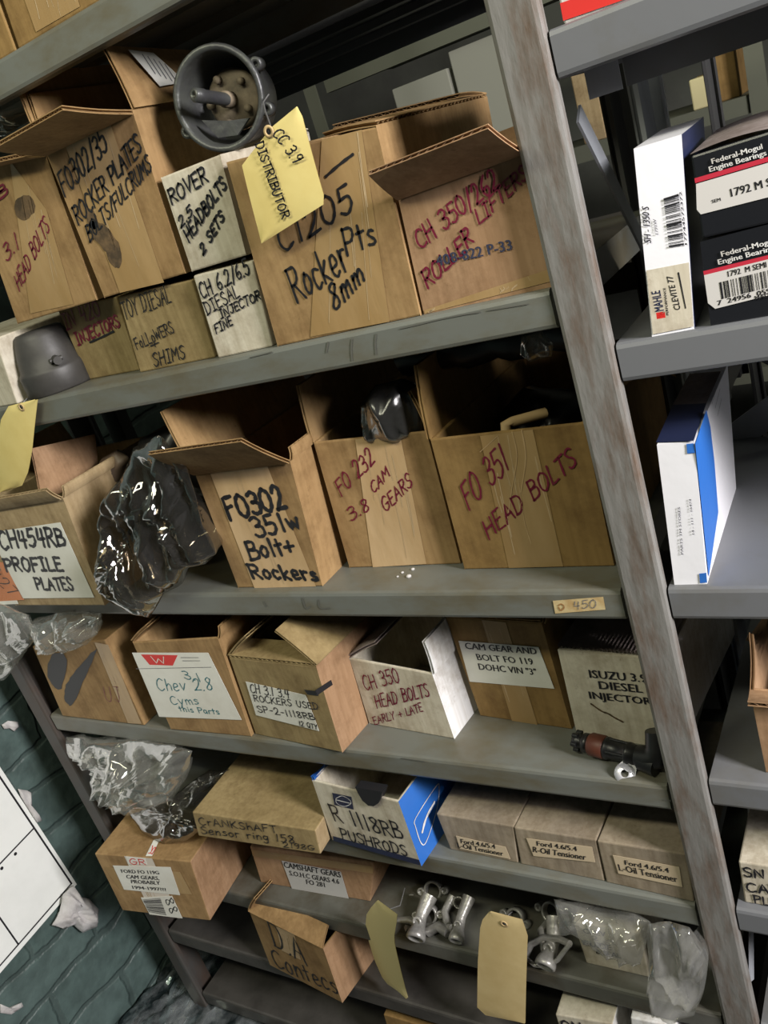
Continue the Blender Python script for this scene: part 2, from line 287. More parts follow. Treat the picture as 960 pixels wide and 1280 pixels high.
# ------------------------------------------------------------------ cartons
def corr(mb, H0, H1, O1, O0, n, t=.0040, m=0, pitch=.0075):
    """a corrugated cardboard flap: two liners and a wavy sheet between them, flutes running from hinge to free edge"""
    n = Vector(n).normalized(); q = [Vector(a) for a in (H0, H1, O1, O0)]; lt = t*.22
    B = lambda u, v, o: (q[0]*(1-u)+q[1]*u)*(1-v)+(q[3]*(1-u)+q[2]*u)*v+n*o
    k = max(4, int((q[2]-q[3]).length/pitch))
    bow = lambda v: .0012*math.sin(v*3)
    for a, b in ((0, lt), (t-lt, t)):
        V = []; F = []
        for i in range(5):
            for j in range(5):
                V += [B(i/4, j/4, a+bow(j/4)), B(i/4, j/4, b+bow(j/4))]
        ix = lambda i, j, s: (i*5+j)*2+s
        for i in range(4):
            for j in range(4):
                F += [(ix(i, j, 1), ix(i+1, j, 1), ix(i+1, j+1, 1), ix(i, j+1, 1)), (ix(i, j+1, 0), ix(i+1, j+1, 0), ix(i+1, j, 0), ix(i, j, 0))]
        for i in range(4):
            F += [(ix(i, 4, 1), ix(i+1, 4, 1), ix(i+1, 4, 0), ix(i, 4, 0)), (ix(i+1, 0, 1), ix(i, 0, 1), ix(i, 0, 0), ix(i+1, 0, 0)),
                  (ix(0, i, 1), ix(0, i+1, 1), ix(0, i+1, 0), ix(0, i, 0)), (ix(4, i+1, 1), ix(4, i, 1), ix(4, i, 0), ix(4, i+1, 0))]
        mb.mesh(V, F, m)
    V = []; F = []
    for i in range(2*k+1):
        o = lt if i % 2 else t-lt
        V += [B(i/(2*k), 0, o+bow(0)), B(i/(2*k), .5, o+bow(.5)), B(i/(2*k), .997, o+bow(1))]
    for i in range(2*k): F += [(3*i, 3*i+3, 3*i+4, 3*i+1), (3*i+1, 3*i+4, 3*i+5, 3*i+2)]
    mb.mesh(V, F, m)

class Carton: pass
def carton(label, z, BL, BR, TL, TR, depth, m=KRAFT, y=None, open_=False, name='cardboard_box', cat='cardboard box', group=None,
           ink=(), labels=(), tapes=(), flaps=(), sides=None, bevel=.0016, inks=(INK,), th=.0035, lean=0, yaw=None, parts=None):
    c = Carton()
    a, b = (on_z(*BL, z), on_z(*BR, z)) if y is None else (on_y(*BL, y), on_y(*BR, y))
    a.z = b.z = z
    e = (b-a).normalized(); n = Vector((e.y, -e.x, 0)); nt = (n+UP*lean).normalized()
    A, B = on(*TL, a, nt), on(*TR, a, nt)
    d = -n*depth
    q = [a, b, b+d, a+d, A, B, B+d, A+d]
    zt = (A.z+B.z)/2
    q[6].z = B.z; q[7].z = A.z
    c.q = q; c.n = n; c.e = e; c.zt = zt
    c.F = (a, nt); er = d.normalized(); rn = er.cross((B-b).normalized()).normalized()
    if rn.dot(e) < 0: rn = -rn
    c.R = (b, rn); c.T = (A, UP); c.Ln = -rn
    root = thing(name, (a+b)/2+d/2, label, cat, group); c.root = root
    mb = MB(); ms = [m]+list(inks)
    if sides: ms = ms+[sides]
    sm = len(ms)-1 if sides else 0
    if open_:
        cx = sum(q, Vector())/8
        def inset(P, k):
            i = k % 4; sx = 1 if i in (0, 3) else -1; sy = 1 if i in (0, 1) else -1
            return P+e*th*sx-n*th*sy
        I = [inset(q[k], k)+(UP*th if k < 4 else Vector()) for k in range(8)]
        mb.mesh(q+I, [(3, 2, 1, 0), (0, 1, 5, 4), (2, 3, 7, 6), (8, 9, 10, 11), (9, 8, 12, 13), (10, 9, 13, 14), (11, 10, 14, 15), (8, 11, 15, 12),
                      (4, 5, 13, 12), (5, 6, 14, 13), (6, 7, 15, 14), (7, 4, 12, 15)], 0)
        mb.mesh(q, [(1, 2, 6, 5), (3, 0, 4, 7)], sm)
    else:
        mb.hexa(q)
        if sides:
            for k, f in enumerate(mb.f):
                if k in (3, 5): mb.m[k] = sm
    c.mb = mb
    pls = {'F': c.F, 'R': c.R, 'T': c.T}
    c.pls = pls
    for it in ink: draw(mb, it, pls, .0009)
    body = mb.build('body', ms, root, bevel=bevel); c.body = body
    for tp in tapes:
        face, quad = tp[0], tp[1]; tm = tp[2] if len(tp) > 2 else TAPE
        t = MB(); patch(t, quad, pls[face], .0005); rr_ = random.Random(int(quad[0][0])*13+int(quad[0][1]))
        for _ in range(7):  # thin bright strokes paint the highlights on tape wrinkles
            sx_ = rr_.uniform(.06, .94); t0 = rr_.uniform(0, .5); t1 = min(.97, t0+rr_.uniform(.2, .6)); k_ = rr_.uniform(-.05, .05)
            stroke(t, [lerp2(quad, sx_, t0), lerp2(quad, sx_+k_*.5+rr_.uniform(-.02, .02), (t0+t1)/2), lerp2(quad, min(.97, max(.03, sx_+k_)), t1)], pls[face], .0007, rr_.uniform(.0004, .0011), 1)
        o = t.build('packing_tape', [tm, WRINK_GLINT], root)
    for lb in labels:
        l = MB(); P, nn = pls[lb.get('face', 'F')]; nn = Vector(nn)
        l.slab([on(*k, Vector(P)+nn*.0011, nn) for k in ordered(lb['quad'], P, nn)], nn, .0003)
        for it in lb.get('ink', ()): draw(l, it, {'F': pls[lb.get('face', 'F')]}, .0014)
        l.build(lb.get('name', 'paper_label'), [lb.get('mat', PAPER)]+list(lb.get('inks', (INK,))), root)
    for fl in flaps:
        side = fl[0]; he = None; k = {'F': (4, 5), 'R': (5, 6), 'B': (6, 7), 'L': (7, 4)}[side]
        H0, H1 = q[k[0]], q[k[1]]; out = {'F': n, 'R': e, 'B': -n, 'L': -e}[side]; he = (H1-H0).normalized()
        if fl[1] == 'near': O0 = on(*fl[2], H0, he); O1 = H1+(O0-H0)
        elif fl[1] == 'front': O1 = on(*fl[2], H1, he); O0 = H0+(O1-H1)
        elif isinstance(fl[1], tuple): O0, O1 = on(*fl[1], H0, he), on(*fl[2], H1, he)
        else:
            th_ = math.radians(fl[1]); dd = UP*math.cos(th_)+out*math.sin(th_); O0 = H0+dd*fl[2]+he*.004; O1 = H1+dd*fl[2]-he*.004
        nn = (H1-H0).cross(O0-H0).normalized()
        fb = MB(); corr(fb, H0, H1, O1, O0, nn); fb.build('flap', fl[-1] if not isinstance(fl[-1], (int, float, tuple, str)) else m, root)
    return c
def ordered(qd, P, nn):
    pts = [on(*k, P, nn) for k in qd]
    cr = sum(((pts[i]-pts[0]).cross(pts[i+1]-pts[0]) for i in range(1, len(pts)-1)), Vector())
    return qd if cr.dot(nn) > 0 else qd[::-1]
def blob(p):
    r = random.Random(len(p)*7+int(p[0][0])); n = len(p); o = []
    for i in range(n):
        a, b, c, d = p[i-1], p[i], p[(i+1) % n], p[(i+2) % n]
        for j in range(5):
            t = j/5; o.append(tuple(.5*((2*b[x])+(c[x]-a[x])*t+(2*a[x]-5*b[x]+4*c[x]-d[x])*t*t+(3*b[x]-a[x]-3*c[x]+d[x])*t**3)+r.uniform(-.9, .9) for x in (0, 1)))
    return o
def draw(mb, it, pls, off):
    k = it[0]
    if k == 'h': _, t, P0, P1, H, wd, mi = it[:7]; hand(mb, t, P0, P1, H, pls[it[7] if len(it) > 7 else 'F'], off, wd, mi)
    elif k == 'p': _, t, P0, P1, H, mi = it[:6]; printed(mb, t, P0, P1, H, pls[it[6] if len(it) > 6 else 'F'], off, mi, it[7] if len(it) > 7 else 0.0)
    elif k == 's': _, pxs, wd, mi = it[:4]; stroke(mb, list(pxs), pls[it[4] if len(it) > 4 else 'F'], off, wd, mi)
    elif k == 'q': _, pxs, mi = it[:3]; patch(mb, pxs, pls[it[3] if len(it) > 3 else 'F'], off-.0002, mi)
    elif k == 'o': _, pxs, mi = it[:3]; patch(mb, blob(pxs), pls[it[3] if len(it) > 3 else 'F'], off-.0002, mi)
    elif k == 'b': _, quad, mi, seed = it[:4]; barcode(mb, quad, pls[it[4] if len(it) > 4 else 'F'], off, mi, seed)

# ------------------------------------------------------------------ room
fl = MB(); fl.box(-2.6, 2.2, -2.6, 2.6, -.05, 0); tag(fl.build('floor', FLOORM), 'dark dusty concrete floor', None, kind='structure')
bw = MB(); bw.box(-1.18, -1.08, -2.6, .82, 0, 2.7)
brick = bpy.data.materials.new('green_painted_brick'); brick.use_nodes = True
nt = brick.node_tree; P = nt.nodes['Principled BSDF']; P.inputs['Roughness'].default_value = .5
tc = nt.nodes.new('ShaderNodeTexCoord'); sp = nt.nodes.new('ShaderNodeSeparateXYZ'); cb = nt.nodes.new('ShaderNodeCombineXYZ')
nz = nt.nodes.new('ShaderNodeTexNoise'); nz.inputs['Scale'].default_value = 5; nz.inputs['Detail'].default_value = 6
ad = nt.nodes.new('ShaderNodeMixRGB'); ad.blend_type = 'ADD'; ad.inputs[0].default_value = .09
br = nt.nodes.new('ShaderNodeTexBrick'); br.inputs['Scale'].default_value = 1; br.inputs['Brick Width'].default_value = .21; br.inputs['Row Height'].default_value = .078
br.inputs['Mortar Size'].default_value = .007; br.inputs['Mortar Smooth'].default_value = .6
br.inputs['Color1'].default_value = (.082, .122, .114, 1); br.inputs['Color2'].default_value = (.070, .108, .100, 1); br.inputs['Mortar'].default_value = (.058, .086, .080, 1)
n2 = nt.nodes.new('ShaderNodeTexNoise'); n2.inputs['Scale'].default_value = 30; n2.inputs['Detail'].default_value = 8
mx = nt.nodes.new('ShaderNodeMixRGB'); mx.blend_type = 'MULTIPLY'; mx.inputs[0].default_value = .7
rp = nt.nodes.new('ShaderNodeValToRGB'); rp.color_ramp.elements[0].position = .3; rp.color_ramp.elements[0].color = (.55, .55, .55, 1); rp.color_ramp.elements[1].position = .6; rp.color_ramp.elements[1].color = (1.1, 1.1, 1.1, 1)
b1 = nt.nodes.new('ShaderNodeBump'); b1.inputs['Strength'].default_value = .5; b1.inputs['Distance'].default_value = .008; b1.invert = True
b2 = nt.nodes.new('ShaderNodeBump'); b2.inputs['Strength'].default_value = .6; b2.inputs['Distance'].default_value = .006
LK = nt.links.new
LK(tc.outputs['Object'], sp.inputs[0]); LK(sp.outputs['Y'], cb.inputs[0]); LK(sp.outputs['Z'], cb.inputs[1]); LK(cb.outputs[0], nz.inputs['Vector'])
LK(cb.outputs[0], ad.inputs[1]); LK(nz.outputs['Color'], ad.inputs[2]); LK(ad.outputs[0], br.inputs['Vector'])
LK(cb.outputs[0], n2.inputs['Vector']); LK(n2.outputs['Fac'], rp.inputs[0]); LK(br.outputs['Color'], mx.inputs[1]); LK(rp.outputs[0], mx.inputs[2]); LK(mx.outputs[0], P.inputs['Base Color'])
LK(br.outputs['Fac'], b1.inputs['Height']); LK(n2.outputs['Fac'], b2.inputs['Height']); LK(b1.outputs[0], b2.inputs['Normal']); LK(b2.outputs[0], P.inputs['Normal'])
tag(bw.build('wall_left', brick), 'dark green painted brick wall beside the shelving', None, kind='structure')
wb = MB(); wb.box(-2.6, 2.2, 2.6, 2.7, 0, 2.7); tag(wb.build('wall_back', DRYWALL), 'dim wall behind the far shelving', None, kind='structure')

# ------------------------------------------------------------------ shelving
ZS = dict(S0=1.452, S1=1.147, S2=.888, S3=.674, S4=.520, S5=.358, S6=.211, S7=.055, R1=1.309, R2=1.098, R3=.889, R4=.687, R5=.526, R6=.360)
LIP = .030; D = .305; XL = -.930; XR0 = .0385; XR1 = .95
def shelf(root, x0, x1, z, mt, marks=(), lbl=None):
    mb = MB()
    r = .004
    pr = [(.0, .0, -.0016), (1, D, -.0016)]
    # folded sheet: deck, rounded front lip with a returned bottom edge, rear lip, end lips
    prof = [(D, -LIP), (D, 0), (r, 0), (r*.3, -r*.3), (0, -r), (0, -LIP+r), (r*.3, -LIP+r*.3), (r, -LIP), (.014, -LIP), (.014, -LIP+.0015), (r, -LIP+.0015), (.0016, -LIP+r), (.0016, -r), (r, -.0016), (D-.0016, -.0016), (D-.0016, -LIP)]
    k = len(prof); V = [(x0, y, z+h) for y, h in prof]+[(x1, y, z+h) for y, h in prof]
    mb.mesh(V, [(i, i+k, (i+1) % k+k, (i+1) % k) for i in range(k)], 0)
    for x in (x0, x1-.0016): mb.box(x, x+.0016, r, D-.002, z-LIP, z-.0003)
    for yy in (.10, .20): mb.box(x0+.03, x1-.03, yy, yy+.022, z-.012, z-.0017)       # stiffening ribs
    for it in marks: draw(mb, it, {'F': ((0, 0, z), (0, -1, 0)), 'T': ((0, 0, z), UP)}, .0006)
    o = mb.build('shelf', [mt, STAINS], root)
    if lbl: o['label'] = lbl
    return o
def post(root, x0, x1, y0, y1, z1, mt, face=1, name='post', holes=False):
    mb = MB(); r = .004; t = .0022
    # angle post: rounded front flange and a web going back
    P = [(x0, y0+.009), (x0, y0+r), (x0+r*.3, y0+r*.3), (x0+r, y0), (x1-r, y0), (x1-r*.3, y0+r*.3), (x1, y0+r), (x1, y0+.009), (x1-t, y0+.009), (x1-t, y0+r), (x1-r, y0+t), ((x0+x1)/2+t, y0+t), ((x0+x1)/2+t, y1), ((x0+x1)/2-t, y1), ((x0+x1)/2-t, y0+t), (x0+r, y0+t), (x0+t, y0+r), (x0+t, y0+.009)]
    if face < 0: P = [(x, y0+y1-y) for x, y in P][::-1]
    k = len(P); V = [(x, y, 0) for x, y in P]+[(x, y, z1) for x, y in P]
    mb.mesh(V, [(i, (i+1) % k, (i+1) % k+k, i+k) for i in range(k)], 0)
    mb.face([V[i] for i in range(k, 2*k)], 0)
    if holes:
        z = .1
        while z < z1:
            mb.face([(x1-.0105, y0-.0006, z), (x1-.0075, y0-.0006, z), (x1-.0075, y0-.0006, z+.012), (x1-.0105, y0-.0006, z+.012)], 1); z += .05
    return mb.build(name, [mt, BLKP], root)
def strap(root, A, B, wd, n, mt):
    A, B, n = Vector(A), Vector(B), Vector(n); d = (B-A).normalized(); s = n.cross(d)*wd/2; mb = MB()
    mb.slab([A+s, A-s, B-s, B+s], n, .002); return mb.build('brace', mt, root)
U1 = thing('shelving_unit', (-.46, .15, 0), 'grey green steel shelving bay at left crowded with cardboard boxes', 'shelving unit', 'steel shelving bays')
marks = {
 'S1': [('s', ((440, 424), (439, 436), (440, 450)), .0016, 1), ('s', ((470, 418), (469, 428), (470, 442)), .0016, 1), ('s', ((410, 428), (408, 440)), .0015, 1), ('s', ((610, 388), (660, 380)), .001, 1), ('s', ((500, 411), (560, 397), (600, 390)), .001, 1), ('s', ((312, 447), (340, 440)), .001, 1)],
 'S2': [('s', ((378, 748), (382, 760), (388, 758)), .0018, 1), ('s', ((398, 750), (400, 760), (412, 760)), .0018, 1), ('s', ((330, 752), (333, 758)), .0015, 1)],
 'S3': [('s', ((502, 948), (530, 952)), .0014, 1), ('s', ((830, 1000), (838, 1001)), .0016, 1)],
}
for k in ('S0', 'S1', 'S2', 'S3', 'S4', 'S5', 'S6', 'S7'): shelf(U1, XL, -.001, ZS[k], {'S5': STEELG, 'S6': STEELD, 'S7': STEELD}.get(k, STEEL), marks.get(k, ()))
post(U1, .0015, .0372, -.0035, .040, 2.0, RUSTP)['label'] = 'tall rust stained front post between the two bays'
post(U1, -.968, -.934, -.0035, .040, 2.0, RUSTD)
post(U1, -.968, -.934, .270, .312, 2.0, DARKM, -1); post(U1, -.001-.034, -.003, .3065, .345, 2.0, DARKM, -1)
# tag on the shelf edge
U2 = thing('shelving_unit', (.5, .15, 0), 'steel shelving bay with bluish light painted into its shelves, right of the rusty post', 'shelving unit', 'steel shelving bays')
for k in ('R1', 'R2', 'R3', 'R4', 'R5', 'R6'): shelf(U2, XR0+.0005, XR1, ZS[k], STEELR)
post(U2, XR1+.002, XR1+.038, -.0035, .04, 2.0, GALV); post(U2, XR1+.002, XR1+.038, .27, .312, 2.0, GALV, -1)
post(U2, .004, .036, .262, .304, 2.0, GALV, -1)
bm_ = on_y(805, 101, .07); mb = MB(); mb.box(on_y(782, 95, .07).x, XR1-.01, .07, .074, bm_.z, ZS['R1']-.004); mb.build('beam', STEELR, U2)
gz = on_y(740, 124, .05).z; mb = MB(); mb.box(.041, on_y(778, 110, .05).x, .05, .052, gz, ZS['R1']-.003); mb.build('gusset', GALV, U2)
strap(U2, (.034, .045, 1.255), (.034, .262, 1.0), .016, (1, 0, 0), GALV)
strap(U2, (.034, .262, .66), (.034, .02, .40), .016, (1, 0, 0), GALV)
strap(U2, (.0, .309, .86), (.40, .309, 1.12), .030, (0, -1, 0), GALV)
strap(U2, (.40, .312, .72), (.0, .312, 1.05), .022, (0, -1, 0), DARKM)

# back-to-back shelving behind the left bay
U4 = thing('shelving_unit', (-.46, .57, 0), 'dark shelving bay backing onto the left bay, seen only in the gaps between boxes', 'shelving unit', 'steel shelving bays')
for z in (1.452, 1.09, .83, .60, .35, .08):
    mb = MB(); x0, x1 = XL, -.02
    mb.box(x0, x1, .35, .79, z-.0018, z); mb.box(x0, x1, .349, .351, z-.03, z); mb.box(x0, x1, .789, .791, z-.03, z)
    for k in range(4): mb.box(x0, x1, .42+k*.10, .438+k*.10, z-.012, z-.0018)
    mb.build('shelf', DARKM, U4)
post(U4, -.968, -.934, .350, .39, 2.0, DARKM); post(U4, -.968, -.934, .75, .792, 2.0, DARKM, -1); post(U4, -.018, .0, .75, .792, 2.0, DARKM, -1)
# far shelving across the next aisle
U3 = thing('shelving_unit', (.2, 1.6, 0), 'dim olive shelving unit across the next aisle, seen through the gaps', 'shelving unit')
FZ = (.25, .60, .95, 1.17, 1.50)
OLV = mat('olive_shelf_paint', (.12, .125, .09), .6)
for z in FZ:
    for x0, x1 in ((-1.0, -.06), (-.02, .9)):
        mb = MB(); mb.box(x0, x1, 1.42, 1.44, z-.035, z); mb.box(x0, x1, 1.44, 1.80, z-.004, z); mb.build('shelf', OLV, U3)
for x in (-1.06, -.055, .9):
    mb = MB(); mb.box(x, x+.035, 1.412, 1.419, 0, 2.1); mb.box(x, x+.005, 1.419, 1.46, 0, 2.1); mb.build('post', OLV, U3)

# ------------------------------------------------------------------ shelf S1: lower layer of small boxes, then the layer standing on it
Z1 = ZS['S1']; ZK = 1.230
MI = (INK, INKM)
carton('white box at left end of second shelf behind the grey distributor cap', Z1, (-66, 520), (22, 505), (-101, 440), (-6, 423), .22, WHITEC)
carton('small kraft box reading IN 420 INJECTORS beside the grey distributor cap', Z1, (110, 475), (174, 463), (71, 386), (145, 371), .20, OLIVE, group='small boxes in the lower layer of the second shelf', inks=(INKM, INK),
       ink=[('h', 'IN 420', (83, 413), (126, 394), (76, 393), .0020, 1), ('h', 'INJECTORS', (97, 431), (150, 407), (92, 417), .0023, 1), ('s', ((112, 428), (128, 421), (142, 414)), .0020, 2)])
carton('small kraft box reading TOY DIESAL FOLLOWERS + SHIMS', Z1, (175, 466), (269, 447), (147, 371), (239, 350), .20, OLIVE, group='small boxes in the lower layer of the second shelf',
       ink=[('h', 'TOY DIESAL', (156, 400), (214, 377), (150, 379), .0013, 1), ('h', 'FoLLoWERS', (171, 437), (218, 415), (166, 424), .0013, 1), ('h', '+', (189, 437), (199, 433), (187, 427), .0013, 1), ('h', 'SHIMS', (193, 459), (232, 447), (190, 443), .0015, 1)])
carton('small white box reading CH 6.2/6.5 DIESAL INJECTOR FINE', Z1, (272, 446), (342, 437), (241, 345), (315, 326), .20, WHITEC, group='small boxes in the lower layer of the second shelf', y=.012,
       ink=[('h', 'CH 6.2/6.5', (253, 374), (313, 342), (247, 355), .0017, 1), ('h', 'DIESAL', (259, 394), (300, 370), (253, 379), .0015, 1), ('h', 'INJECTOR', (276, 398), (326, 374), (273, 387), .0015, 1), ('h', 'FINE', (270, 417), (291, 406), (267, 406), .0015, 1)])
carton('kraft box reading 3.1 HEAD BOLTS in maroon, at left end of the upper layer', ZK, (18, 396), (120, 374), (-45, 212), (56, 190), .22, KRAFT, y=.016, inks=(INKM, STAIN), group='kraft boxes stacked on the small boxes',
       ink=[('h', '3.1', (8, 327), (24, 309), (3, 307), .0016, 1), ('h', 'HEAD BOLTS', (24, 364), (62, 287), (17, 345), .0016, 1), ('h', 'B', (-2, 250), (10, 242), (-6, 235), .002, 1), ('o', ((20, 250), (36, 244), (44, 262), (30, 276), (20, 268)), 2)],
       tapes=[('F', ((12, 200), (58, 262), (92, 380), (38, 392)), TAPE)], flaps=[('F', 80, .02), ('R', 4, .05)], open_=True)
rk = carton('large open kraft box reading FO302/35 ROCKER PLATES BOLTS/FULCRUMS', ZK, (131, 373), (233, 346), (57, 190), (165, 137), .17, KRAFT, y=.014, inks=(INK, STAIN), open_=True, group='kraft boxes stacked on the small boxes',
       ink=[('h', 'FO302/35', (81, 246), (136, 188), (71, 218), .0021, 1), ('h', 'ROCKER PLATES', (98, 283), (178, 188), (90, 261), .0021, 1), ('h', 'BOLTS/FULCRUMS', (112, 303), (190, 212), (106, 283), .0018, 1),
            ('o', ((112, 276), (128, 280), (140, 292), (151, 312), (150, 334), (139, 330), (130, 312), (116, 296)), 2), ('o', ((108, 262), (118, 266), (122, 284), (112, 284)), 2)],
       tapes=[('F', ((82, 183), (138, 155), (205, 353), (150, 366)), TAPE)], flaps=[('F', (-12, 182), (77, 131)), ('R', (127, 60), (250, 66)), ('L', 2, .07)])
lb = MB(); H0, H1 = rk.q[5], rk.q[6]
# shipping label on the raised right flap
fpl = (H0, (H1-H0).cross(on(127, 60, H0, (H1-H0).normalized())-H0).normalized())
if Vector(fpl[1]).x < 0: fpl = (fpl[0], -fpl[1])
patch(lb, ((160, 62), (192, 66), (224, 95), (228, 103), (200, 108)), fpl, .0055)
for i in range(5): stroke(lb, ((178+i*7, 68+i*3), (194+i*7, 92+i*3)), fpl, .0058, .0012, 1, False)
lb.build('shipping_label', [PAPER, INKG], rk.root)
carton('open white box reading ROVER 2.5 HEADBOLTS 2 SETS under the distributor', ZK, (239, 337), (310, 325), (201, 222), (275, 193), .14, WHITEC, y=.012, group='white boxes stacked two high',
       ink=[('h', 'ROVER', (215, 256), (260, 226), (209, 238), .0021, 1), ('h', '2.5', (226, 286), (241, 268), (222, 273), .0018, 1), ('h', 'HEADBOLTS', (236, 303), (283, 233), (229, 288), .0021, 1), ('h', '2 SETS', (254, 320), (280, 273), (249, 308), .002, 1)], flaps=[('B', -80, .05)], open_=True)
carton('big kraft box reading 1205 Rocker Pts 8mm behind the yellow tag', Z1, (346, 430), (525, 393), (283, 203), (470, 158), .22, KRAFT, y=.006, lean=.0, open_=True, group='big kraft boxes at right end of the second shelf',
       ink=[('h', 'C1205', (352, 316), (443, 262), (343, 283), .0024, 1), ('h', 'Rocker', (371, 379), (437, 335), (356, 338), .0024, 1), ('h', 'Pts', (433, 320), (471, 305), (426, 288), .0024, 1), ('h', '8mm', (418, 390), (456, 350), (409, 361), .0024, 1), ('s', ((407, 221), (424, 206), (441, 193)), .0024, 1)],
       tapes=[('F', ((402, 175), (452, 162), (487, 402), (388, 421)), TAPE)], flaps=[('R', -84, .05), ('B', -84, .05)])
carton('kraft box reading CH 350 ROLLER LIFTERS with torn flap against the rusty post', Z1, (530, 393), (688, 354), (497, 245), (655, 187), .10, KRAFTR, y=.008, inks=(INKM, INKB), open_=True, group='big kraft boxes at right end of the second shelf',
       ink=[('h', 'CH 350/262', (526, 312), (625, 232), (516, 290), .0017, 1), ('h', 'LIFTERS', (599, 281), (660, 222), (593, 263), .0015, 1), ('h', 'ROLLER', (535, 362), (592, 303), (527, 342), .0018, 1), ('p', '408-822 P-33', (546, 333), (640, 312), (543, 320), 2)],
       flaps=[('F', (461, 213), (610, 154)), ('B', 4, .018)], tapes=[('F', ((530, 388), (688, 336), (688, 352), (531, 392)), TAPE)])

# ------------------------------------------------------------------ shelf S2
Z2 = ZS['S2']
c454 = carton('kraft box with white paper reading CH454RB PROFILE PLATES at left end of third shelf', Z2, (20, 757), (131, 757), (-40, 641), (78, 621), .20, KRAFTP, open_=True,
       labels=[dict(quad=((-14, 666), (75, 653), (118, 747), (28, 748)), ink=[('h', 'CH454RB', (2, 686), (82, 682), (-4, 664), .0044, 1), ('h', 'PROFILE', (8, 714), (79, 713), (3, 698), .0044, 1), ('h', 'PLATES', (47, 737), (93, 738), (42, 722), .0038, 1)]),
               dict(quad=((-30, 702), (4, 703), (30, 750), (-8, 752)), mat=mat('orange_label', (.55, .2, .08), .6)), dict(quad=((-30, 708), (0, 709), (23, 755), (-8, 756)), ink=[('h', '127', (-12, 722), (14, 745), (-2, 715), .0015, 1)])],
       flaps=[('F', 30, .02), ('L', 15, .05), ('R', 6, .012)])
fp = on_y(50, 626, -.012); xx = fp.x; mb = MB(); corr(mb, fp, on_x(121, 597, xx), on_x(116, 543, xx), on_x(37, 561, xx), (1, 0, 0)); mb.build('flap', KRAFTR, c454.root)
carton('kraft box with front flap raised reading FO302 351W Bolt+ Rockers', Z2, (298, 735), (403, 733), (243, 590), (362, 575), .24, KRAFT, open_=True,
       ink=[('h', 'FO302', (287, 650), (358, 634), (276, 622), .0048, 1), ('h', '351w', (321, 672), (376, 660), (311, 650), .0040, 1), ('h', 'Bolt+', (313, 700), (370, 691), (305, 678), .0040, 1), ('h', 'Rockers', (316, 722), (399, 726), (308, 705), .0040, 1)],
       tapes=[('F', ((262, 590), (333, 580), (395, 733), (318, 735)), TAPEP)], flaps=[('F', (186, 564), (302, 547)), ('L', 'front', (203, 514)), ('R', 0, .012)])
carton('open kraft box reading FO 232 3.8 CAM GEARS in maroon', Z2, (437, 710), (576, 705), (392, 553), (533, 539), .24, KRAFT, inks=(INKM,), open_=True,
       ink=[('h', 'FO 232', (427, 621), (469, 577), (418, 602), .0017, 1), ('h', '3.8', (439, 652), (463, 636), (433, 637), .0016, 1), ('h', 'CAM', (467, 618), (487, 595), (463, 605), .0015, 1), ('h', 'GEARS', (482, 641), (516, 606), (476, 625), .0016, 1)],
       tapes=[('F', ((444, 549), (500, 543), (533, 705), (466, 709)), TAPEP)], flaps=[('L', -4, .06), ('R', -14, .04)])
carton('wide kraft box reading FO 351 HEAD BOLTS in maroon beside the rusty post', Z2, (581, 712), (768, 708), (538, 549), (730, 528), .24, KRAFTD, inks=(INKM, TAPEP), open_=True,
       ink=[('h', 'FO 351', (586, 638), (637, 585), (574, 605), .0019, 1), ('h', 'HEAD BOLTS', (611, 674), (721, 580), (602, 652), .0019, 1), ('s', ((640, 540), (646, 570), (640, 610), (634, 650)), .0010, 2), ('s', ((652, 538), (657, 572), (651, 615)), .0012, 2), ('s', ((648, 600), (655, 650), (664, 680)), .0006, 2), ('s', ((600, 565), (622, 545)), .0006, 2)],  # pale strokes paint the shine on wrinkled tape
       tapes=[('F', ((600, 545), (666, 537), (704, 708), (636, 710)), TAPE)], flaps=[('R', (790, 440), (842, 470)), ('L', -6, .07)])

# ------------------------------------------------------------------ shelf S3
Z3 = ZS['S3']
carton('kraft box with two thick black marker bars at left end of fourth shelf', Z3, (78, 895), (181, 907), (40, 808), (131, 800), .16, KRAFT, inks=(INK, INKM), group='boxes along the fourth shelf',
       ink=[('o', ((64, 821), (74, 816), (83, 825), (76, 861), (59, 846)), 1), ('o', ((121, 810), (117, 823), (104, 853), (90, 882), (81, 874), (83, 855), (100, 833)), 1), ('h', 'UJ', (133, 877), (152, 878), (128, 858), .001, 2)],
       tapes=[('F', ((118, 803), (135, 806), (177, 905), (160, 904)), TAPE)])
carton('open kraft box with white red logo label in teal writing 3.1 Chev 2.8', Z3, (214, 912), (314, 921), (166, 803), (272, 797), .16, KRAFT, open_=True, group='boxes along the fourth shelf',
       labels=[dict(quad=((165, 816), (260, 816), (302, 900), (199, 896)), inks=(RED, INKT, INKG, PAPER), ink=[('q', ((176, 818), (222, 819), (216, 832), (187, 831)), 1), ('h', 'W', (192, 829), (210, 830), (187, 820), .0014, 4), ('h', '3.1', (231, 848), (252, 852), (226, 838), .0014, 2), ('h', 'Chev 2.8', (198, 863), (267, 863), (194, 848), .0014, 2), ('h', 'Cyms', (215, 881), (249, 880), (211, 871), .0013, 2), ('h', 'this Parts', (225, 889), (275, 893), (222, 882), .0013, 2), ('s', ((170, 836), (264, 834)), .0007, 3, 'F', False), ('s', ((226, 822), (248, 822)), .0008, 3, 'F', False), ('s', ((228, 826), (250, 826)), .0008, 3, 'F', False)])],
       flaps=[('R', 14, .014), ('L', -60, .04)])
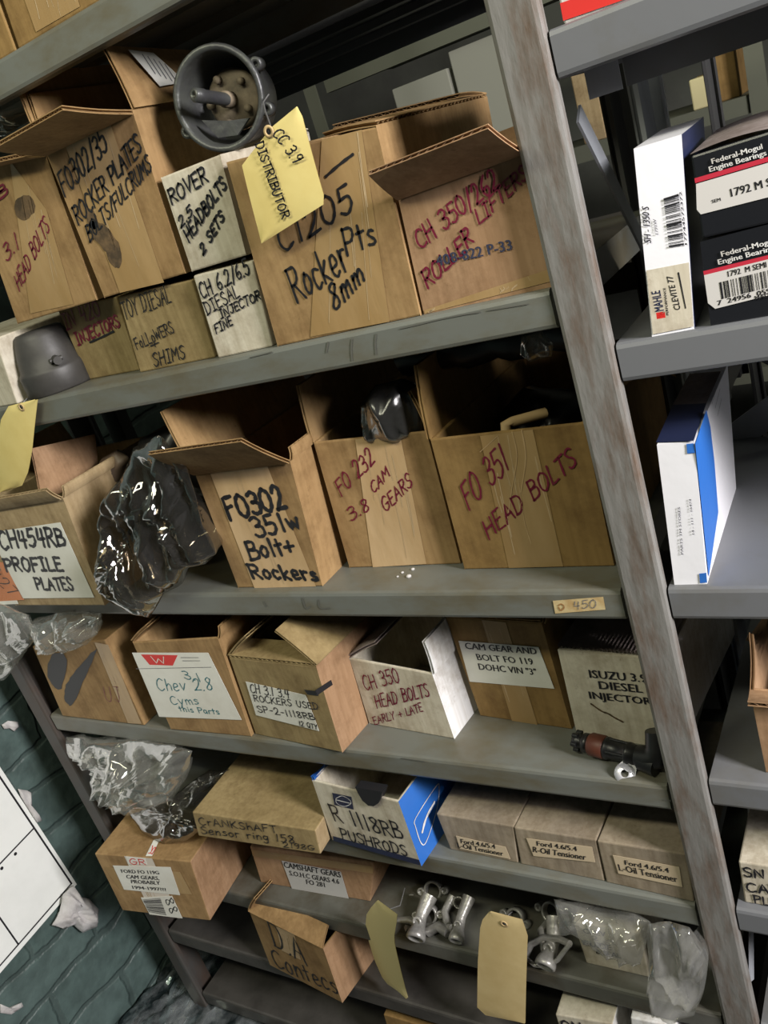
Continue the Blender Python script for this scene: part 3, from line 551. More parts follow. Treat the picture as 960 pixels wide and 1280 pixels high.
carton('kraft box reading CH 3.1 3.4 ROCKERS USED with one flap tilted open', Z3, (320, 918), (428, 941), (287, 822), (395, 833), .155, OLIVE, inks=(INK,), open_=True, group='boxes along the fourth shelf', sides=KRAFTR,  # sides redder: bare board, with daylight put into the colour
       ink=[('q', ((380, 862), (396, 864), (398, 870), (384, 868)), 1)],
       labels=[dict(quad=((307, 852), (382, 869), (399, 914), (320, 894)), ink=[('h', 'CH 3.1 3.4', (314, 866), (362, 873), (312, 855), .0015, 1), ('h', 'ROCKERS USED', (318, 877), (398, 887), (316, 869), .0014, 1), ('h', 'SP-2-1118RB', (323, 890), (394, 900), (320, 882), .0015, 1), ('h', '12 QTY', (374, 907), (397, 912), (373, 901), .0012, 1)]),
               dict(face='R', name='black_tape', mat=INK, quad=((397, 869), (416, 856), (414, 850), (394, 863)))],
       flaps=[('R', 'near', (343, 790)), ('F', -88, .035), ('L', -55, .05)])
carton('scuffed white box reading CH 350 HEAD BOLTS EARLY + LATE in maroon', Z3, (462, 905), (568, 924), (437, 823), (540, 842), .12, WHITEC, inks=(INKM,), open_=True, group='boxes along the fourth shelf', sides=WHITEB,
       ink=[('h', 'CH 350', (457, 863), (500, 853), (451, 845), .0017, 1), ('h', 'HEAD BOLTS', (471, 885), (537, 870), (467, 869), .0017, 1), ('h', 'EARLY + LATE', (468, 906), (529, 889), (465, 896), .0014, 1)],
       flaps=[('R', 'near', (527, 802), WHITEB), ('B', -60, .06, GREYC), ('L', -65, .05, GREYC)])
carton('kraft box with printed label CAM GEAR AND BOLT FO 119 DOHC VIN "3"', Z3, (601, 895), (715, 912), (557, 771), (677, 779), .18, KRAFTD, group='boxes along the fourth shelf', open_=True,
       labels=[dict(quad=((573, 801), (673, 809), (693, 861), (587, 852)), ink=[('p', 'CAM GEAR AND', (582, 811), (671, 818), (580, 803), 1, 'F', 0.0), ('p', 'BOLT FO 119', (597, 825), (667, 831), (594, 817), 1, 'F', 0.0), ('p', 'DOHC VIN "3"', (599, 837), (671, 844), (597, 829), 1, 'F', 0.0)])],
       tapes=[('F', ((602, 775), (632, 778), (672, 906), (640, 901)), TAPE)], flaps=[('R', 8, .012), ('F', -75, .05)])
iz = carton('white box with grey ribbed lid printed ISUZU 3.9 DIESEL INJECTOR behind the post', Z3, (721, 917), (850, 938), (697, 812), (830, 826), .20, WHITEC, group='boxes along the fourth shelf', sides=WHITEB, inks=(INK, STAIN),
       ink=[('p', 'ISUZU 3.9', (737, 847), (808, 853), (735, 837), 1, 'F', 0.0), ('p', 'DIESEL', (749, 861), (803, 866), (747, 851), 1, 'F', 0.0), ('p', 'INJECTORS', (737, 873), (822, 882), (735, 864), 1, 'F', 0.0), ('s', ((739, 880), (752, 889), (760, 892), (770, 898), (778, 902)), .0022, 2)])
lid = MB(); A, B, c_, d_ = iz.q[4], iz.q[5], iz.q[6], iz.q[7]; nr = 26
V = []; F = []
for i in range(2*nr+1):
    u = i/(2*nr); h = .0022+.0016*math.cos(i*math.pi)
    V += [A.lerp(B, u)+UP*h+iz.n*-.002, d_.lerp(c_, u)+UP*h+iz.n*.002]
V = [Vector((v.x, v.y, iz.zt+(v.z-A.z-(B.z-A.z)*(i//2)/(2*nr))+.001)) for i, v in enumerate(V)]
for i in range(2*nr): F.append((2*i, 2*i+2, 2*i+3, 2*i+1))
lid.mesh(V, F); lo = lid.build('lid', GREYC, iz.root); lo['label'] = 'grey ribbed corrugated lid'

# ------------------------------------------------------------------ shelf S4
Z4 = ZS['S4']; Z5 = ZS['S5']; Z6 = ZS['S6']; Z7 = ZS['S7']
carton('long flat kraft box reading Crankshaft Sensor ring lying on the fifth shelf', Z4, (248, 1045), (401, 1068), (240, 1015), (394, 1038), .19, OLIVE, sides=KRAFTP,
       ink=[('h', 'CrANKShAFT', (250, 1031), (347, 1041), (247, 1022), .0014, 1), ('h', 'Sensor ring 158', (252, 1042), (369, 1054), (250, 1033), .0015, 1), ('h', '2198G', (354, 1059), (393, 1063), (353, 1053), .0012, 1)])
pr = carton('open blue and white box reading R 1118RB PUSHRODS on the fifth shelf', Z4, (416, 1051), (527, 1083), (390, 975), (498, 1002), .16, WHITEC, inks=(INK, NAVY, WHITEB), open_=True, sides=BLUE,
       ink=[('h', 'R 1118RB', (418, 1026), (505, 1050), (410, 1006), .0026, 1), ('h', 'PUSHRODS', (428, 1049), (510, 1070), (424, 1036), .0022, 1), ('q', ((415, 991), (439, 996), (442, 1012), (418, 1006)), 2), ('q', ((416, 1045), (524, 1075), (526, 1082), (417, 1051)), 2),
            ('s', ((420, 998), (428, 995), (437, 1000), (438, 1005), (430, 1008), (421, 1004), (420, 998)), .0009, 3), ('s', ((421, 1000), (437, 1004)), .0014, 3),
            ('s', ((519, 1032), (520, 1022), (545, 983), (549, 985), (546, 1012), (533, 1052), (526, 1053), (519, 1032)), .0012, 3, 'R'), ('s', ((528, 1040), (533, 1022), (543, 1003)), .0035, 3, 'R')])
# the thumb notch cut into the front wall
cu_ = MB(); cpx = ((444, 984), (447, 991), (453, 1001), (460, 1007), (467, 1008), (473, 1004), (476, 997), (478, 990))
fr_ = [on(a, b, pr.F[0]+pr.n*.004, pr.F[1]) for a, b in cpx]; cu_.slab(fr_ if (fr_[2]-fr_[0]).cross(fr_[5]-fr_[0]).dot(pr.n) > 0 else fr_[::-1], pr.n, .012)
co_ = cu_.build('cutter', INK, None, (0, 0, 0)); bo_ = pr.body.modifiers.new('notch', 'BOOLEAN'); bo_.operation = 'DIFFERENCE'; bo_.object = co_; bo_.solver = 'EXACT'
bpy.context.view_layer.update(); nm_ = bpy.data.meshes.new_from_object(pr.body.evaluated_get(bpy.context.evaluated_depsgraph_get()))
pr.body.modifiers.clear(); pr.body.data = nm_; bpy.data.objects.remove(co_)
pn = MB(); corr(pn, pr.q[4], pr.q[7], on(408, 956, pr.q[7], (0, 1, 0))+UP*0, pr.q[4]+UP*.006, (1, 0, 0)); pn.build('flap', BLUE, pr.root)
og = 'oil tensioner boxes on the fifth shelf'
def tens(label, q, lab, t1, t2, depth=.20):
    carton(label, Z4, *q, depth, KRAFTG, group=og, labels=[dict(quad=lab, mat=mat('tan_sticker', (.58, .47, .32), .6), ink=[('p', 'Ford 4.6/5.4', *t1, 1, 'F', 0.0), ('p', t2[0], *t2[1:], 1, 'F', 0.0)])])
tens('leftmost of three tan boxes labelled Ford 4.6/5.4 Oil Tensioner', ((563, 1062), (648, 1079), (545, 1017), (642, 1033)), ((570, 1045), (632, 1059), (638, 1074), (575, 1061)), ((576, 1054), (619, 1061), (575.3, 1048.4)), ('L-Oil Tensioner', (572, 1059), (629, 1070), (571, 1053)))
tens('tan box labelled Ford 4.6/5.4 R-Oil Tensioner, middle of three', ((651, 1080), (756, 1102), (642, 1034), (745, 1050)), ((658, 1048), (740, 1059), (744, 1078), (667, 1070)), ((671, 1057), (721, 1064), (670.3, 1051.2)), ('R-Oil Tensioner', (666, 1065), (732, 1075), (666, 1058)))
tens('tan box labelled Ford 4.6/5.4 L-Oil Tensioner next to the rusty post', ((758, 1103), (868, 1128), (746, 1051), (858, 1068)), ((766, 1069), (849, 1084), (853, 1109), (773, 1092)), ((781, 1081), (836, 1091), (780.2, 1075)), ('L-Oil Tensioner', (774, 1088), (847, 1103), (772, 1080)))

# ------------------------------------------------------------------ shelf S5
carton('kraft box taped shut with sticker FORD FO 119G CAM GEARS overhanging the left shelf end', Z5, (153, 1138), (263, 1151), (118, 1067), (238, 1077), .20, KRAFT, sides=KRAFTR,  # reddish sides carry both bare board and painted daylight
       tapes=[('F', ((155, 1070), (190, 1073), (225, 1148), (190, 1143)), mat('clear_white_tape', (.62, .56, .48), .35)), ('F', ((130, 1084), (225, 1090), (240, 1118), (150, 1112)), TAPE)],
       labels=[dict(quad=((141, 1082), (213, 1084), (225, 1119), (155, 1112)), ink=[('p', 'FORD FO 119G', (152, 1091), (199, 1093), (150.4, 1086.6), 1, 'F', 0.0), ('p', 'CAM GEARS,', (158, 1098), (199, 1100), (157.3, 1093.4), 1, 'F', 0.0), ('p', 'PROBABLY', (164, 1104), (200, 1106), (163.3, 1099.5), 1, 'F', 0.0), ('p', '1994-1997???', (166, 1111), (208, 1114), (164.6, 1107), 1, 'F', 0.0)]),
               dict(quad=((176, 1122), (215, 1120), (228, 1148), (187, 1143)), inks=(INK, RED), ink=[('b', ((186, 1140), (178, 1124), (200, 1122), (208, 1144)), 1, 3), ('h', '88', (214, 1143), (206, 1124), (223, 1140), .0016, 1)]),
               dict(quad=((157, 1071), (181, 1073), (184, 1081), (160, 1080)), name='red_print_tape', inks=(RED,), ink=[('h', 'GR', (163, 1080), (182, 1081), (161, 1073), .0014, 1)]), dict(face='T', name='red_print_tape', quad=((182, 1070), (192, 1050), (199, 1050), (190, 1070)), inks=(RED,), ink=[('h', 'R', (185, 1067), (191, 1057), (190, 1068), .0014, 1)])])
carton('crushed brown box with sticker CAMSHAFT GEARS on the sixth shelf', Z5, (326, 1103), (463, 1127), (312, 1058), (468, 1078), .16, KRAFTR,
       labels=[dict(quad=((352, 1076), (426, 1090), (436, 1124), (365, 1111)), mat=mat('cloudy_sticker', (.50, .49, .47), .4), ink=[('p', 'CAMSHAFT GEARS', (355, 1084), (426, 1097), (354, 1077), 1, 'F', 0.0), ('p', 'S.O.H.C GEARS 4.6', (362, 1094), (424, 1105), (361, 1088), 1, 'F', 0.0), ('p', 'FO 281', (383, 1105), (406, 1109), (382, 1099), 1, 'F', 0.0)])],
       tapes=[('F', ((314, 1062), (466, 1083), (466, 1092), (316, 1070)), TAPE)])
carton('white box printed GUIDES half hidden by clear plastic on the sixth shelf', Z5, (733, 1204), (812, 1222), (716, 1152), (800, 1166), .14, WHITEC,
       ink=[('p', 'CHEV', (729, 1166), (757, 1171), (728, 1160), 1, 'F', 0.0), ('p', '2', (741, 1175), (747, 1176), (740, 1169), 1, 'F', 0.0), ('p', 'GUIDE', (728, 1181), (764, 1188), (727, 1174), 1, 'F', 0.0), ('p', '& SEAL', (745, 1192), (776, 1198), (744, 1186), 1, 'F', 0.0)])
# ------------------------------------------------------------------ shelves S6, S7
carton('open kraft box reading D.A Contecs in heavy black marker near the bottom', Z6, (338, 1207), (428, 1254), (312, 1140), (404, 1186), .13, KRAFT, open_=True, sides=KRAFTR,  # side colour mixes bare board with daylight painted in
       ink=[('h', 'D.A', (343, 1182), (384, 1207), (333, 1150), .0032, 1), ('h', 'Contecs', (345, 1209), (424, 1244), (336, 1186), .0030, 1)], tapes=[('F', ((345, 1158), (368, 1168), (376, 1200), (352, 1188)), TAPEP)], flaps=[('F', -60, .03), ('L', -40, .04)])
carton('white box marked ON under the sixth shelf at bottom of the picture', Z6, (712, 1325), (782, 1345), (694, 1268), (766, 1280), .14, WHITEC, ink=[('h', 'ON', (703, 1287), (728, 1291), (700, 1275), .0028, 1)], group='white boxes on the seventh shelf', sides=WHITEB)
carton('white box edge-on to the right of the box marked ON', Z6, (795, 1345), (850, 1360), (788, 1272), (846, 1284), .14, WHITEB, group='white boxes on the seventh shelf')
carton('low kraft box on the bottom shelf at the lower edge of the picture', Z7, (495, 1320), (570, 1345), (479, 1268), (560, 1292), .14, KRAFTD)

# ------------------------------------------------------------------ top shelf S0
carton('kraft box on the top shelf, bottom front edge in view', ZS['S0'], (20, 54), (150, -22), (-18, -60), (110, -140), .2, KRAFTD, y=.006, tapes=[('F', ((45, 40), (100, 8), (80, -60), (20, -30)), TAPE)], group='kraft boxes on the top shelf')
carton('darker kraft box in the upper left corner on the top shelf', ZS['S0'], (-70, 112), (17, 57), (-120, 0), (-24, -55), .2, KRAFTD, y=.006, group='kraft boxes on the top shelf')

# ------------------------------------------------------------------ right-hand bay
carton('red and white box on the highest right shelf at the top edge', ZS['R1'], (704, 27), (800, -6), (690, -40), (788, -78), .12, WHITEB, y=.012, inks=(RED,), ink=[('q', ((700, 4), (795, -29), (799, -7), (704, 26)), 1)])
carton('tall narrow white box standing on end lettered SH-1350 S and CLEVITE 77', ZS['R2'], (815, 421), (868, 411), (792, 186), (852, 168), .12, GLOSSW, inks=(INK, NAVY, INKG, RED, WHITEC), sides=NAVY, name='parts_box', cat='parts box',
       ink=[('q', ((808, 338), (861, 328), (867, 408), (816, 418)), 5), ('p', 'SH - 1350 S', (814, 304), (811, 259), (805, 303), 1), ('p', '1791W', (823, 293), (820, 274), (819, 293), 3), ('b', ((836, 309), (829, 246), (848, 240), (855, 306)), 1, 5), ('p', '17744572372', (859, 306), (852, 240), (856, 306), 1),
            ('p', 'CLEVITE 77', (851, 387), (841, 345), (843, 388), 1, 'F', 0.0), ('s', ((848, 341), (857, 385)), .0009, 1, 'F', False), ('p', 'PERFORMANCE', (836, 394), (832, 360), (833, 394), 1), ('p', 'MAHLE', (830, 388), (825, 363), (819, 390), 2), ('q', ((820, 391), (831, 389), (832, 397), (821, 399)), 4)])
def bearing(label, q, dz, ink, y):
    return carton(label, dz, *q, .10, BLACKC, y=y, inks=(WHITEB, CRIM, mat('pale_grey_print', (.60, .58, .56), .5), INK), name='parts_box', cat='parts box', group='black engine bearing boxes', ink=ink)
lo_ = bearing('lower of two black Federal-Mogul Engine Bearings boxes, with barcode label', ((889, 410), (1000, 388), (875, 303), (986, 274)), ZS['R2'],
   [('p', 'Federal-Mogul', (902, 321), (968, 304), (900.4, 314.6), 1, 'F', 0.0), ('p', 'Engine Bearings', (898, 331), (972, 312), (896.5, 324.6), 1, 'F', 0.0), ('q', ((879, 339), (992, 311), (993, 316), (880, 344)), 2), ('q', ((880, 344), (993, 316), (997, 360), (894, 386), (885, 379)), 3),
    ('p', '1792  M SEMI', (910, 346), (958, 334), (909, 339), 4), ('b', ((902, 374), (966, 358), (963, 337), (899, 353)), 4, 9), ('p', '7  24956  05983', (897, 382), (975, 363), (896, 376), 4), ('p', 'MADE', (944, 375), (966, 370), (943, 370), 4)], .006)
up_ = bearing('upper of two black Federal-Mogul Engine Bearings boxes, lid ajar', ((878, 302), (990, 273), (863, 195), (975, 160)), lo_.zt+.001,
   [('p', 'Federal-Mogul', (890, 205), (953, 186), (888.5, 198.6), 1, 'F', 0.0), ('p', 'Engine Bearings', (887, 215), (958, 194), (885.4, 208.5), 1, 'F', 0.0), ('q', ((868, 223), (980, 190), (981, 196), (869, 229)), 2), ('q', ((870, 230), (982, 197), (986, 240), (876, 268), (871, 262)), 3),
    ('p', '1792 M SEMI', (914, 246), (985, 226), (912, 236), 4), ('p', 'SEM', (890, 254), (901, 251), (889, 250), 4)], .006)
lidm = MB(); a_, b_, cc, dd = up_.q[4:8]; V = []
for i in range(9):
    u = i/8; h = .002*math.sin(u*math.pi)+.001
    V += [a_.lerp(b_, u)+UP*h+up_.n*.001, dd.lerp(cc, u)+UP*(h+.003)]
lidm.mesh(V, [(2*i, 2*i+2, 2*i+3, 2*i+1) for i in range(8)], 0, True); lidm.build('lid', GREYC, up_.root)
bb = carton('glossy white and blue box standing upright on the third right shelf', ZS['R3'], (843, 731), (884, 730), (821, 556), (868, 552), .175, GLOSSW, inks=(NAVY, BLUE, INKG, GREYC), name='parts_box', cat='parts box',
       ink=[('q', ((820, 553), (841, 506), (883, 504), (867, 551)), 1, 'T'), ('q', ((841, 506), (862, 467), (901, 464), (883, 504)), 4, 'T'), ('q', ((869, 555), (883, 512), (888, 533), (893, 575), (898, 640), (886, 722)), 2, 'R'),
            ('q', ((858, 555), (867, 554), (869, 566), (859, 567)), 2), ('q', ((874, 717), (883, 716), (884, 728), (875, 729)), 2), ('p', 'PARTS TM STORES', (854, 693), (850, 634), (851, 693), 3, 'F', .0), ('p', '14 - 111 - 16474', (868, 668), (864, 624), (865, 668), 3, 'F', .0),
            ('s', ((890, 505), (897, 480)), .0008, 3, 'R'), ('s', ((894, 510), (900, 486)), .0008, 3, 'R'), ('s', ((897, 520), (902, 498)), .0008, 3, 'R')])
carton('kraft box with bent flaps at the right edge on the fourth right shelf', ZS['R4'], (958, 966), (1040, 975), (937, 862), (1020, 868), .14, KRAFTR, open_=True, flaps=[('L', (932, 800), (936, 790)), ('F', 70, .03)])
carton('white box at lower right edge lettered SN CAR PLUG', ZS['R5'], (931, 1128), (1010, 1142), (923, 1077), (1005, 1089), .10, WHITEC, ink=[('h', 'SN', (930, 1096), (956, 1098), (928, 1085), .0020, 1), ('h', 'CAR', (934, 1114), (976, 1119), (932, 1103), .0020, 1), ('h', 'PLUG', (943, 1129), (986, 1136), (941, 1119), .0018, 1)])

# ------------------------------------------------------------------ wall things
WX = -1.0795
wpl = ((WX, 0, 0), (1, 0, 0))
sheet = MB()
def wp(u, v): return on_x(u, v, WX)
K = wp(95, 1105); e1 = (wp(0, 960)-K); e2 = (wp(0, 1215)-K)          # corner at the post side, edges running up and away
c0 = K; c1 = K+e1*2.3; c3 = K+e2*2.6; c2 = c1+e2*2.6
sheet.slab([c0, c3, c2, c1] if (c3-c0).cross(c1-c0).x > 0 else [c0, c1, c2, c3], (1, 0, 0), -.0025)
def sl(a, b, wd): ribbon(sheet, [a+Vector((.0029, 0, 0)), b+Vector((.0029, 0, 0))], (1, 0, 0), wd, 1)
def sp_(u, v): p = wp(u, v); p.x = WX; return p
def ext(a, b, f): return a+(b-a)*f
sl(sp_(88, 1104), ext(sp_(88, 1104), sp_(0, 973), 2.2), .0035); sl(sp_(88, 1104), ext(sp_(88, 1104), sp_(0, 1205), 2.4), .0030)
sl(sp_(40, 1036), ext(sp_(40, 1036), sp_(0, 1078), 3), .0030); sl(sp_(21, 1179), ext(sp_(21, 1179), sp_(0, 1149), 4), .0030)
for u, v, r in ((18, 1067), (1, 1085)) and ((18, 1067, .003), (1, 1085, .003)):
    q = sp_(u, v)+Vector((.0029, 0, 0)); sheet.face([q+Vector((0, math.cos(t)*r, math.sin(t)*r)) for t in [k*math.pi/4 for k in range(8)]], 1)
so = sheet.build('printed_sheet', [mat('white_printed_sheet', (.84, .86, .83), .45, col2=(.77, .79, .76), scale=9), INK], None, K)
tag(so, 'white sheet with black grid lines fixed to the green brick wall', 'sheet')

def crumple(name, px, y, thick, mt, parent=None, base=None, amp=.012, freq=26, rings=9, dens=8, seed=0, plane=None, sharp=.5, yshift=None, st=(1, 1, .32)):
    """a crumpled closed bag or wad: two wrinkled layers joined along an outline of its own"""
    out = []
    for i, p in enumerate(px):
        q = px[(i+1) % len(px)]
        for k in range(dens): out.append((p[0]+(q[0]-p[0])*k/dens, p[1]+(q[1]-p[1])*k/dens))
    Q = [on_y(a, b, y) if plane is None else on(a, b, *plane) for a, b in out]
    N = Vector((0, -1, 0)) if plane is None else Vector(plane[1]).normalized()
    c = sum(Q, Vector())/len(Q); n = len(Q); V = []; F = []
    off = Vector((seed*7.3, seed*3.1, seed*5.7))
    def wr(p):
        a = noise.noise(p*freq+off); b = noise.noise(p*freq*2.3+off*2); r = (1-abs(a)*2.2)+.5*(1-abs(b)*2.2)
        return (r-.75)*1.35
    for side in (1, -1):
        for j in range(rings+1):
            t = j/rings
            for k, p in enumerate(Q):
                b = p.lerp(c, t); bulge = thick*.5*math.sqrt(max(0, 1-(1-t)**2))
                if yshift: b = b+Vector((0, yshift(b), 0))
                s3 = Vector((b.x*st[0], b.y*st[1], b.z*st[2]))+N*side*.4
                edge = min(1, t*3)
                tv = Vector((noise.noise(s3*freq*.8+off), noise.noise(s3*freq*.8+off*3), noise.noise(s3*freq*.8-off)))*amp*.7
                V.append(b+N*side*(bulge+.0008)+N*wr(s3)*amp*edge+tv*(.3+.7*edge))
    m = (rings+1)*n
    for s in (0, 1):
        for j in range(rings):
            for k in range(n):
                a, b, c2_, d = s*m+j*n+k, s*m+j*n+(k+1) % n, s*m+(j+1)*n+(k+1) % n, s*m+(j+1)*n+k
                F.append((a, b, c2_, d) if s == 0 else (d, c2_, b, a))
    for k in range(n): F.append((k, m+k, m+(k+1) % n, (k+1) % n))
    mb = MB(); mb.mesh(V, F, 0, sharp < 1)
    if parent: return mb.build(name, mt, parent)
    return mb.build(name, mt, None, base if base is not None else c)

tag(crumple('paint_flake', ((78, 1118), (92, 1108), (100, 1122), (112, 1124), (124, 1136), (121, 1158), (104, 1166), (92, 1156), (80, 1162), (66, 1156), (74, 1142)), 0, .022, TISSUE, plane=((WX+.016, 0, 0), (1, 0, 0)), amp=.012, freq=60, dens=4, rings=6, seed=3), 'crumpled grey white wad of peeling paint at the corner of the white sheet', 'peeling paint', 'scraps of peeling white paint on the brick wall')
for px, lb_ in ((((2, 906), (10, 901), (22, 902), (24, 908), (18, 914), (12, 910), (5, 911)), 'small white paint flake on green brick, above the white sheet'),
            (((0, 1255), (12, 1260), (27, 1253), (29, 1258), (14, 1268), (0, 1266)), 'white paint flake on green brick at the lower left corner of the picture'),
            (((22, 986), (34, 988), (39, 991), (40, 1012), (52, 1026), (46, 1028), (36, 1012), (26, 996)), 'thin curled white paint flake along the upper edge of the white sheet')):
    tag(crumple('paint_flake', px, 0, .004, TISSUE, plane=((WX+.006, 0, 0), (1, 0, 0)), amp=.003, freq=80, dens=3, rings=3, seed=len(lb_)), lb_, 'peeling paint', 'scraps of peeling white paint on the brick wall')
# crumpled silvery sheet on the floor along the wall
fo = MB(); r_ = random.Random(5); nx, ny = 44, 80; V = []; F = []
for i in range(nx):
    for j in range(ny):
        x = -1.072+.26*i/(nx-1); y = -.42+.70*j/(ny-1)
        p = Vector((x*1.2, y*.55, 0)); h = .010+.022*abs(noise.noise(p*14))+.014*abs(noise.noise(p*38+Vector((3, 1, 2))))+.008*abs(noise.noise(p*90))
        V.append((x+.006*noise.noise(p*50), y+.006*noise.noise(p*50+Vector((9, 9, 9))), h*(1.5-1.1*i/(nx-1))))
for i in range(nx-1):
    for j in range(ny-1): F.append((i*ny+j, (i+1)*ny+j, (i+1)*ny+j+1, i*ny+j+1))
fo.mesh(V, F, 0, True); foil = fo.build('foil_sheet', mat('silvery_foil', (.42, .46, .48), .18, .75, col2=(.045, .065, .07), scale=20, lo=.40, hi=.58, stretch=(1, .5, 1), bump=.8, bscale=70), None, (-.95, -.05, 0))
so2 = foil.modifiers.new('thickness', 'SOLIDIFY'); so2.thickness = .001
tag(foil, 'crumpled silvery sheet lying on the floor at the foot of the brick wall', 'foil sheet')

# ------------------------------------------------------------------ plastic bags
bg = 'crumpled plastic bags on the shelves'
b1_ = crumple('plastic_bag', ((168, 560), (200, 545), (232, 580), (246, 620), (252, 660), (270, 690), (258, 704), (236, 712), (228, 728), (206, 742), (202, 726), (172, 664), (150, 600)), -.012, .045, FILMD, amp=.019, freq=32, seed=1, rings=13, dens=9)
tag(b1_, 'shiny smoky plastic bag slumped on the third shelf left of the FO302 box', 'plastic bag', bg)
bk = crumple('contents', ((176, 548), (222, 530), (252, 600), (262, 660), (258, 690), (225, 700), (195, 690), (172, 640)), .055, .06, BLKP, parent=None, amp=.01, freq=20, seed=8, rings=7, dens=5)
bk.name = 'parts_bundle'; tag(bk, 'dark bundle of parts inside the smoky bag on the third shelf', 'parts bundle')
tag(crumple('plastic_bag', ((150, 600), (168, 604), (176, 640), (178, 690), (200, 722), (203, 742), (188, 772), (160, 762), (132, 748), (128, 700), (124, 655), (136, 620)), -.020, .04, FILMD, amp=.019, freq=32, seed=2, rings=13, dens=9), 'smoky plastic bag drooping over the third shelf edge beside the PROFILE PLATES box', 'plastic bag', bg)
tag(crumple('plastic_bag', ((128, 572), (146, 562), (160, 572), (158, 600), (140, 612), (126, 596)), .07, .03, mat('brown_wrapped_part', (.12, .085, .06), .5), amp=.006, freq=40, seed=21, dens=4), 'small brown wrapped bundle behind the smoky bags on the third shelf', 'wrapped bundle')
tag(crumple('plastic_bag', ((42, 775), (70, 766), (104, 768), (124, 772), (122, 792), (108, 806), (80, 806), (62, 812), (46, 800)), -.016, .05, FILM, amp=.013, freq=30, seed=4), 'clear crumpled bag lying on the box with black marker bars', 'plastic bag', bg)
tag(crumple('plastic_bag', ((-20, 752), (10, 758), (34, 768), (44, 790), (38, 806), (22, 828), (4, 850), (-20, 852)), -.030, .03, FILM, amp=.014, freq=24, seed=5), 'clear bag hanging at the left edge below the third shelf', 'plastic bag', bg)
tag(crumple('plastic_bag', ((84, 921), (120, 926), (160, 926), (210, 932), (240, 938), (236, 962), (214, 1000), (188, 1008), (142, 1017), (120, 984), (112, 958), (92, 946)), -.010, .05, FILM, amp=.020, freq=30, seed=6, rings=13, st=(.8, 1, .6)), 'large clear plastic bag hanging below the fourth shelf at left', 'plastic bag', bg)
tag(crumple('plastic_bag', ((158, 1012), (190, 1008), (222, 990), (262, 962), (286, 962), (250, 1006), (244, 1030), (254, 1036), (230, 1052), (204, 1055), (178, 1040)), 0, .025, FILMD, amp=.010, freq=36, seed=7, plane=((-.77, -.02, .492), (0, -.75, .66))), 'smoky plastic bag tucked behind the FORD FO 119G box', 'plastic bag', bg)
tag(crumple('plastic_bag', ((692, 1124), (716, 1132), (752, 1142), (790, 1146), (812, 1152), (808, 1180), (800, 1206), (768, 1196), (740, 1176), (712, 1160), (700, 1160)), -.004, .035, FILM, amp=.013, freq=30, seed=9), 'crinkled clear bag over the white GUIDES box', 'plastic bag', bg)
tag(crumple('plastic_bag', ((812, 1154), (836, 1152), (862, 1160), (880, 1184), (884, 1200), (878, 1240), (868, 1270), (846, 1276), (824, 1256), (814, 1222), (810, 1180)), -.016, .035, FILM, amp=.018, freq=44, seed=10, rings=12), 'clear plastic bag hanging over the sixth shelf edge beside the rusty post', 'plastic bag', bg)
tag(crumple('plastic_bag', ((-10, 118), (20, 112), (46, 108), (62, 130), (40, 150), (20, 168), (-10, 172)), .09, .05, FILM, amp=.014, freq=30, seed=11), 'clear bag sticking out of the 3.1 HEAD BOLTS box at upper left', 'plastic bag', bg)
tag(crumple('plastic_bag', ((456, 500), (470, 482), (500, 474), (524, 486), (530, 540), (510, 552), (462, 552)), .07, .05, FILMB, amp=.010, freq=30, seed=12), 'dark grey plastic bag standing in the open FO 232 box', 'plastic bag', bg)
tag(crumple('plastic_bag', ((652, 420), (676, 414), (692, 430), (690, 446), (664, 450), (650, 440)), .05, .02, FILM, amp=.008, freq=50, seed=13), 'small glinting clear bag above the FO 351 box under the shelf', 'plastic bag', bg)
rl = MB(); A = on_y(505, 452, .10); B = on_y(712, 408, .10); A.z = B.z = min(1.098, (A.z+B.z)/2); rl.tube([A.lerp(B, k/12)+Vector((0, 0, .002*math.sin(k*2))) for k in range(13)], [.017+.0015*math.sin(k*1.7) for k in range(13)], 12)
tag(rl.build('black_roll', BLKP, None, (A+B)/2), 'black plastic wrapped roll lying across the FO 351 box under the shelf', 'plastic roll')

# ------------------------------------------------------------------ distributor housing
dc = Vector(on_y(280, 124, .045)); axd = (CAM-dc).normalized(); axd = (axd+Vector((-.42, 0, .16))).normalized()
dt = thing('distributor_housing', (dc.x, dc.y, dc.z), 'sooty grey metal distributor housing with open round bowl and shaft', 'distributor')
mb = MB(); mb.lathe([(.030, -.045), (.044, -.040), (.0475, -.010), (.0490, .006), (.0515, .008), (.0525, .012), (.0515, .016), (.0470, .016), (.0450, .012), (.0440, -.008), (.040, -.030), (.030, -.034)], dc, axd, 44)
sx = axd.orthogonal().normalized(); rt = axd.cross(UP).normalized(); upv = rt.cross(axd).normalized()
if rt.x < 0: rt = -rt
for ang in (200, 20, -28):
    a = math.radians(ang); d = rt*math.cos(a)+upv*math.sin(a); t = axd.cross(d)
    p = dc+d*.0530+axd*.004; mb.lathe([(0, -.006), (.007, -.006), (.007, .006), (.0028, .006), (.0028, .002), (0, .002)], p, axd, 14)
mb.build('bowl', GREYM, dt)
mb = MB(); mb.lathe([(.0, -.026), (.031, -.026), (.031, -.020), (.028, -.017), (.016, -.016), (.0, -.016)], dc+rt*.003, axd, 30)
for k in range(5):
    a = .6+k*1.25; d = rt*math.cos(a)+upv*math.sin(a); mb.lathe([(0, -.018), (.004, -.018), (.004, -.010), (0, -.010)], dc+d*.023, axd, 10)
mb.build('breaker_plate', RUSTM, dt)
mb = MB(); mb.lathe([(.0, -.018), (.0085, -.018), (.0085, -.002), (.0065, .0)], dc, axd, 18); mb.build('collar', RUSTM, dt)['label'] = 'pale tan collar'
